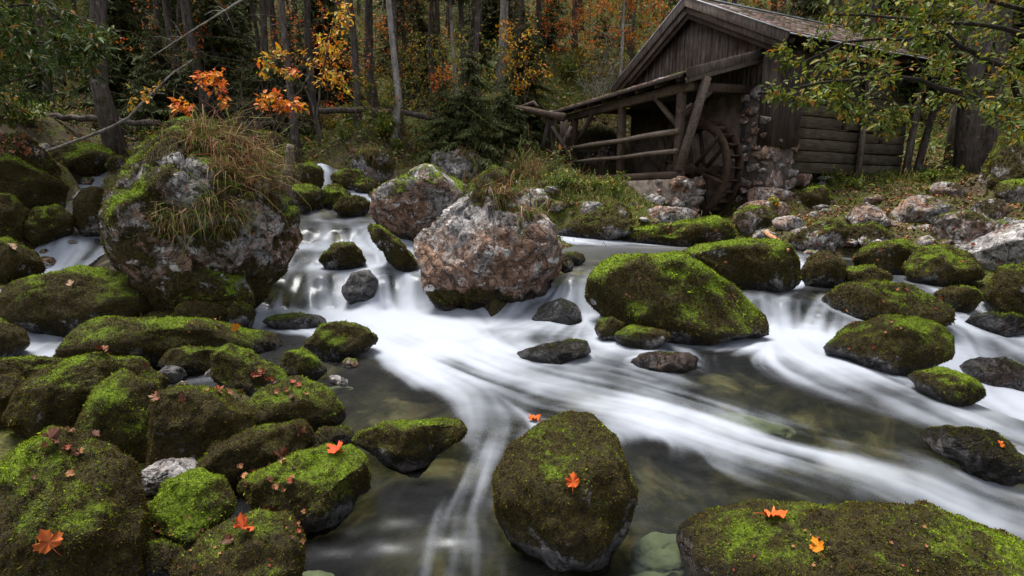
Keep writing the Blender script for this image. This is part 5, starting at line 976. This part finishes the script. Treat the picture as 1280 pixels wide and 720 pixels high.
def put_leaf(px, py, size_px, label, pal, curl=.5, rz=None, group=None, me=None):
    P, N = cast(px, py)
    if group and N[2] == 1.0 and 'bank' not in group: return
    s = size_px*.58/FPX*np.linalg.norm(P-CAM)
    o = obj('fallen_leaf', me or maple(1.0, curl, pal), None, P+N*.004*(1+s*20)+np.array([0, 0, .15*curl*s*.2])); q = Vector(N+rdir(1)[0]*.25).to_track_quat('Z', 'Y'); o.rotation_euler = (q.to_matrix().to_4x4() @ Matrix.Rotation(rng.uniform(0, 6.3) if rz is None else rz, 4, 'Z')).to_euler(); o.scale = (s, s, s); tag(o, label, 'leaf', group); return o
OR = [(4, (.60, .10, .008)), (2, (.60, .15, .01)), (1, (.42, .06, .01))]; RD = [(3, (.12, .038, .018)), (3, (.07, .03, .018)), (1, (.24, .12, .065)), (.7, (.30, .05, .015))]
for px, py, sz, pal, cu, rz, lab in ((62,678,34,[(3, (.42, .10, .015)), (2, (.28, .06, .02))],.6,.3,'orange-brown maple leaf on the dark domed boulder'),(421,565,32,[(3, (.60, .055, .012)), (1, (.5, .10, .01))],.7,2.0,'red-orange maple leaf on the bright mossy boulder at water edge'),(717,603,30,OR,.55,.2,'orange maple leaf with pale stem on front of round midstream boulder'),(669,526,28,OR,.5,2.9,'orange maple leaf on top of round midstream boulder'),(966,648,38,[(3, (.62, .085, .008)), (1, (.7, .25, .1))],.5,1.0,'bright orange maple leaf on the broad low slab'),(1024,684,24,[(3, (.62, .22, .01)), (1, (.6, .15, .01))],.6,.9,'small yellow-orange leaf on the broad low slab'),(292,411,19,[(3, (.62, .22, .012)), (1, (.6, .35, .06))],.4,.5,'yellow-orange leaf on long low mossy boulder'),(302,665,36,[(3, (.50, .08, .012)), (1, (.35, .06, .02))],1.2,1.2,'curled orange leaf on debris-sprinkled boulder'),(338,637,30,RD,.8,.4,'red-brown maple leaf on the edge of debris-sprinkled boulder'),(1250,556,11,OR,.4,.4,'tiny red-orange leaf on dark wet ledge'),(89,355,11,[(1, (.55, .35, .22))],.4,.4,'pale leaf on wide flat mossy boulder'),(14,310,14,[(1, (.5, .32, .22))],.5,.6,'pale curled leaf on mossy stone by the left fall'),(127,442,20,RD,1.1,.2,'curled brown leaf on crest of tall dark hump'),(180,459,14,RD,.9,1.2,'small brown leaf beside crest of tall dark hump'),(60,553,28,RD,1.2,.8,'dry curled brown leaf on top of dark domed boulder'),(85,540,14,RD,.9,2.0,'small dry leaf near the dry curled one'),(370,540,24,RD,1.1,.2,'curled reddish leaf leaning between two mossy boulders'),(350,570,24,RD,1.0,.9,'dark red leaf in the gap below curled reddish leaf'),(232,497,16,RD,.9,.5,'reddish leaf on wide mossy boulder, apart from the cluster'),(197,497,18,RD,.9,1.5,'pinkish brown leaf at left end of wide mossy boulder'),(118,547,16,RD,1.0,.7,'upright brown leaf between domed and rounded boulders'),(287,676,18,RD,1.0,2.2,'orange-brown leaf scrap below curled orange leaf'),(190,662,20,RD,1.1,1.8,'brown curled leaf between domed boulder and vivid green block')):
    put_leaf(px, py, sz, lab, pal, cu, rz)
SCR = [maple(1.0, c, p) for c, p in ((1.0, RD), (.8, RD), (1.3, BRN[:3]), (.7, BRN[2:4]))]
for reg, n_, lab, grp in (((255,484,305,497),11,'reddish leaf scrap in the cluster on wide mossy boulder','leaf cluster on wide boulder'),((315,462,345,478),7,'reddish leaf scrap on bright two-humped boulder','leaf scraps on two-humped boulder'),((345,478,385,500),7,'red leaf scrap on mossy boulder with bright end','leaf scraps on boulder with bright end'),((300,575,372,615),16,'dark red leaf scrap in the seam above bright mossy boulder','leaf scraps in the seam'),((0,548,110,600),7,'small pale leaf scrap on dark domed boulder','leaf scraps on domed boulder'),((362,640,385,690),9,'pinkish leaf scrap at the waterline','leaf scraps at waterline'),((0,165,50,195),50,'brown leaf littering the boulder at the left edge','leaves on leaf-littered boulder'),((880,640,1260,715),22,'tiny pale leaf scrap on the broad low slab','leaf scraps on broad slab'),((760,325,930,380),10,'small fallen leaf on big bright-topped boulder','leaves on big mossy boulder'),((820,280,895,295),6,'small leaf on flat mossy boulder by the wheel','leaves on flat boulder by wheel'),((210,395,330,420),9,'small leaf scrap on long low mossy boulder','leaf scraps on long low boulder'),((1060,360,1180,440),16,'tiny pale scrap on boulders beside right fall','scraps on boulders beside right fall'),((180,640,380,715),26,'tiny white scrap on debris-sprinkled boulder','scraps on debris-sprinkled boulder'),((130,150,330,300),14,'reddish dead leaf caught on giant boulder','dead leaves on giant boulder'),((990,240,1280,330),45,'brown leaf lying among grey rocks of right bank','leaves among right bank rocks')):
    for _ in range(n_): put_leaf(rng.uniform(reg[0], reg[2]), rng.uniform(reg[1], reg[3]), (rng.uniform(3, 6) if 'tiny' in lab else rng.uniform(7, 13)) if reg[1] > 400 else rng.uniform(4, 7), lab, RD, 1.0, None, grp, SCR[rng.integers(0, 4)])
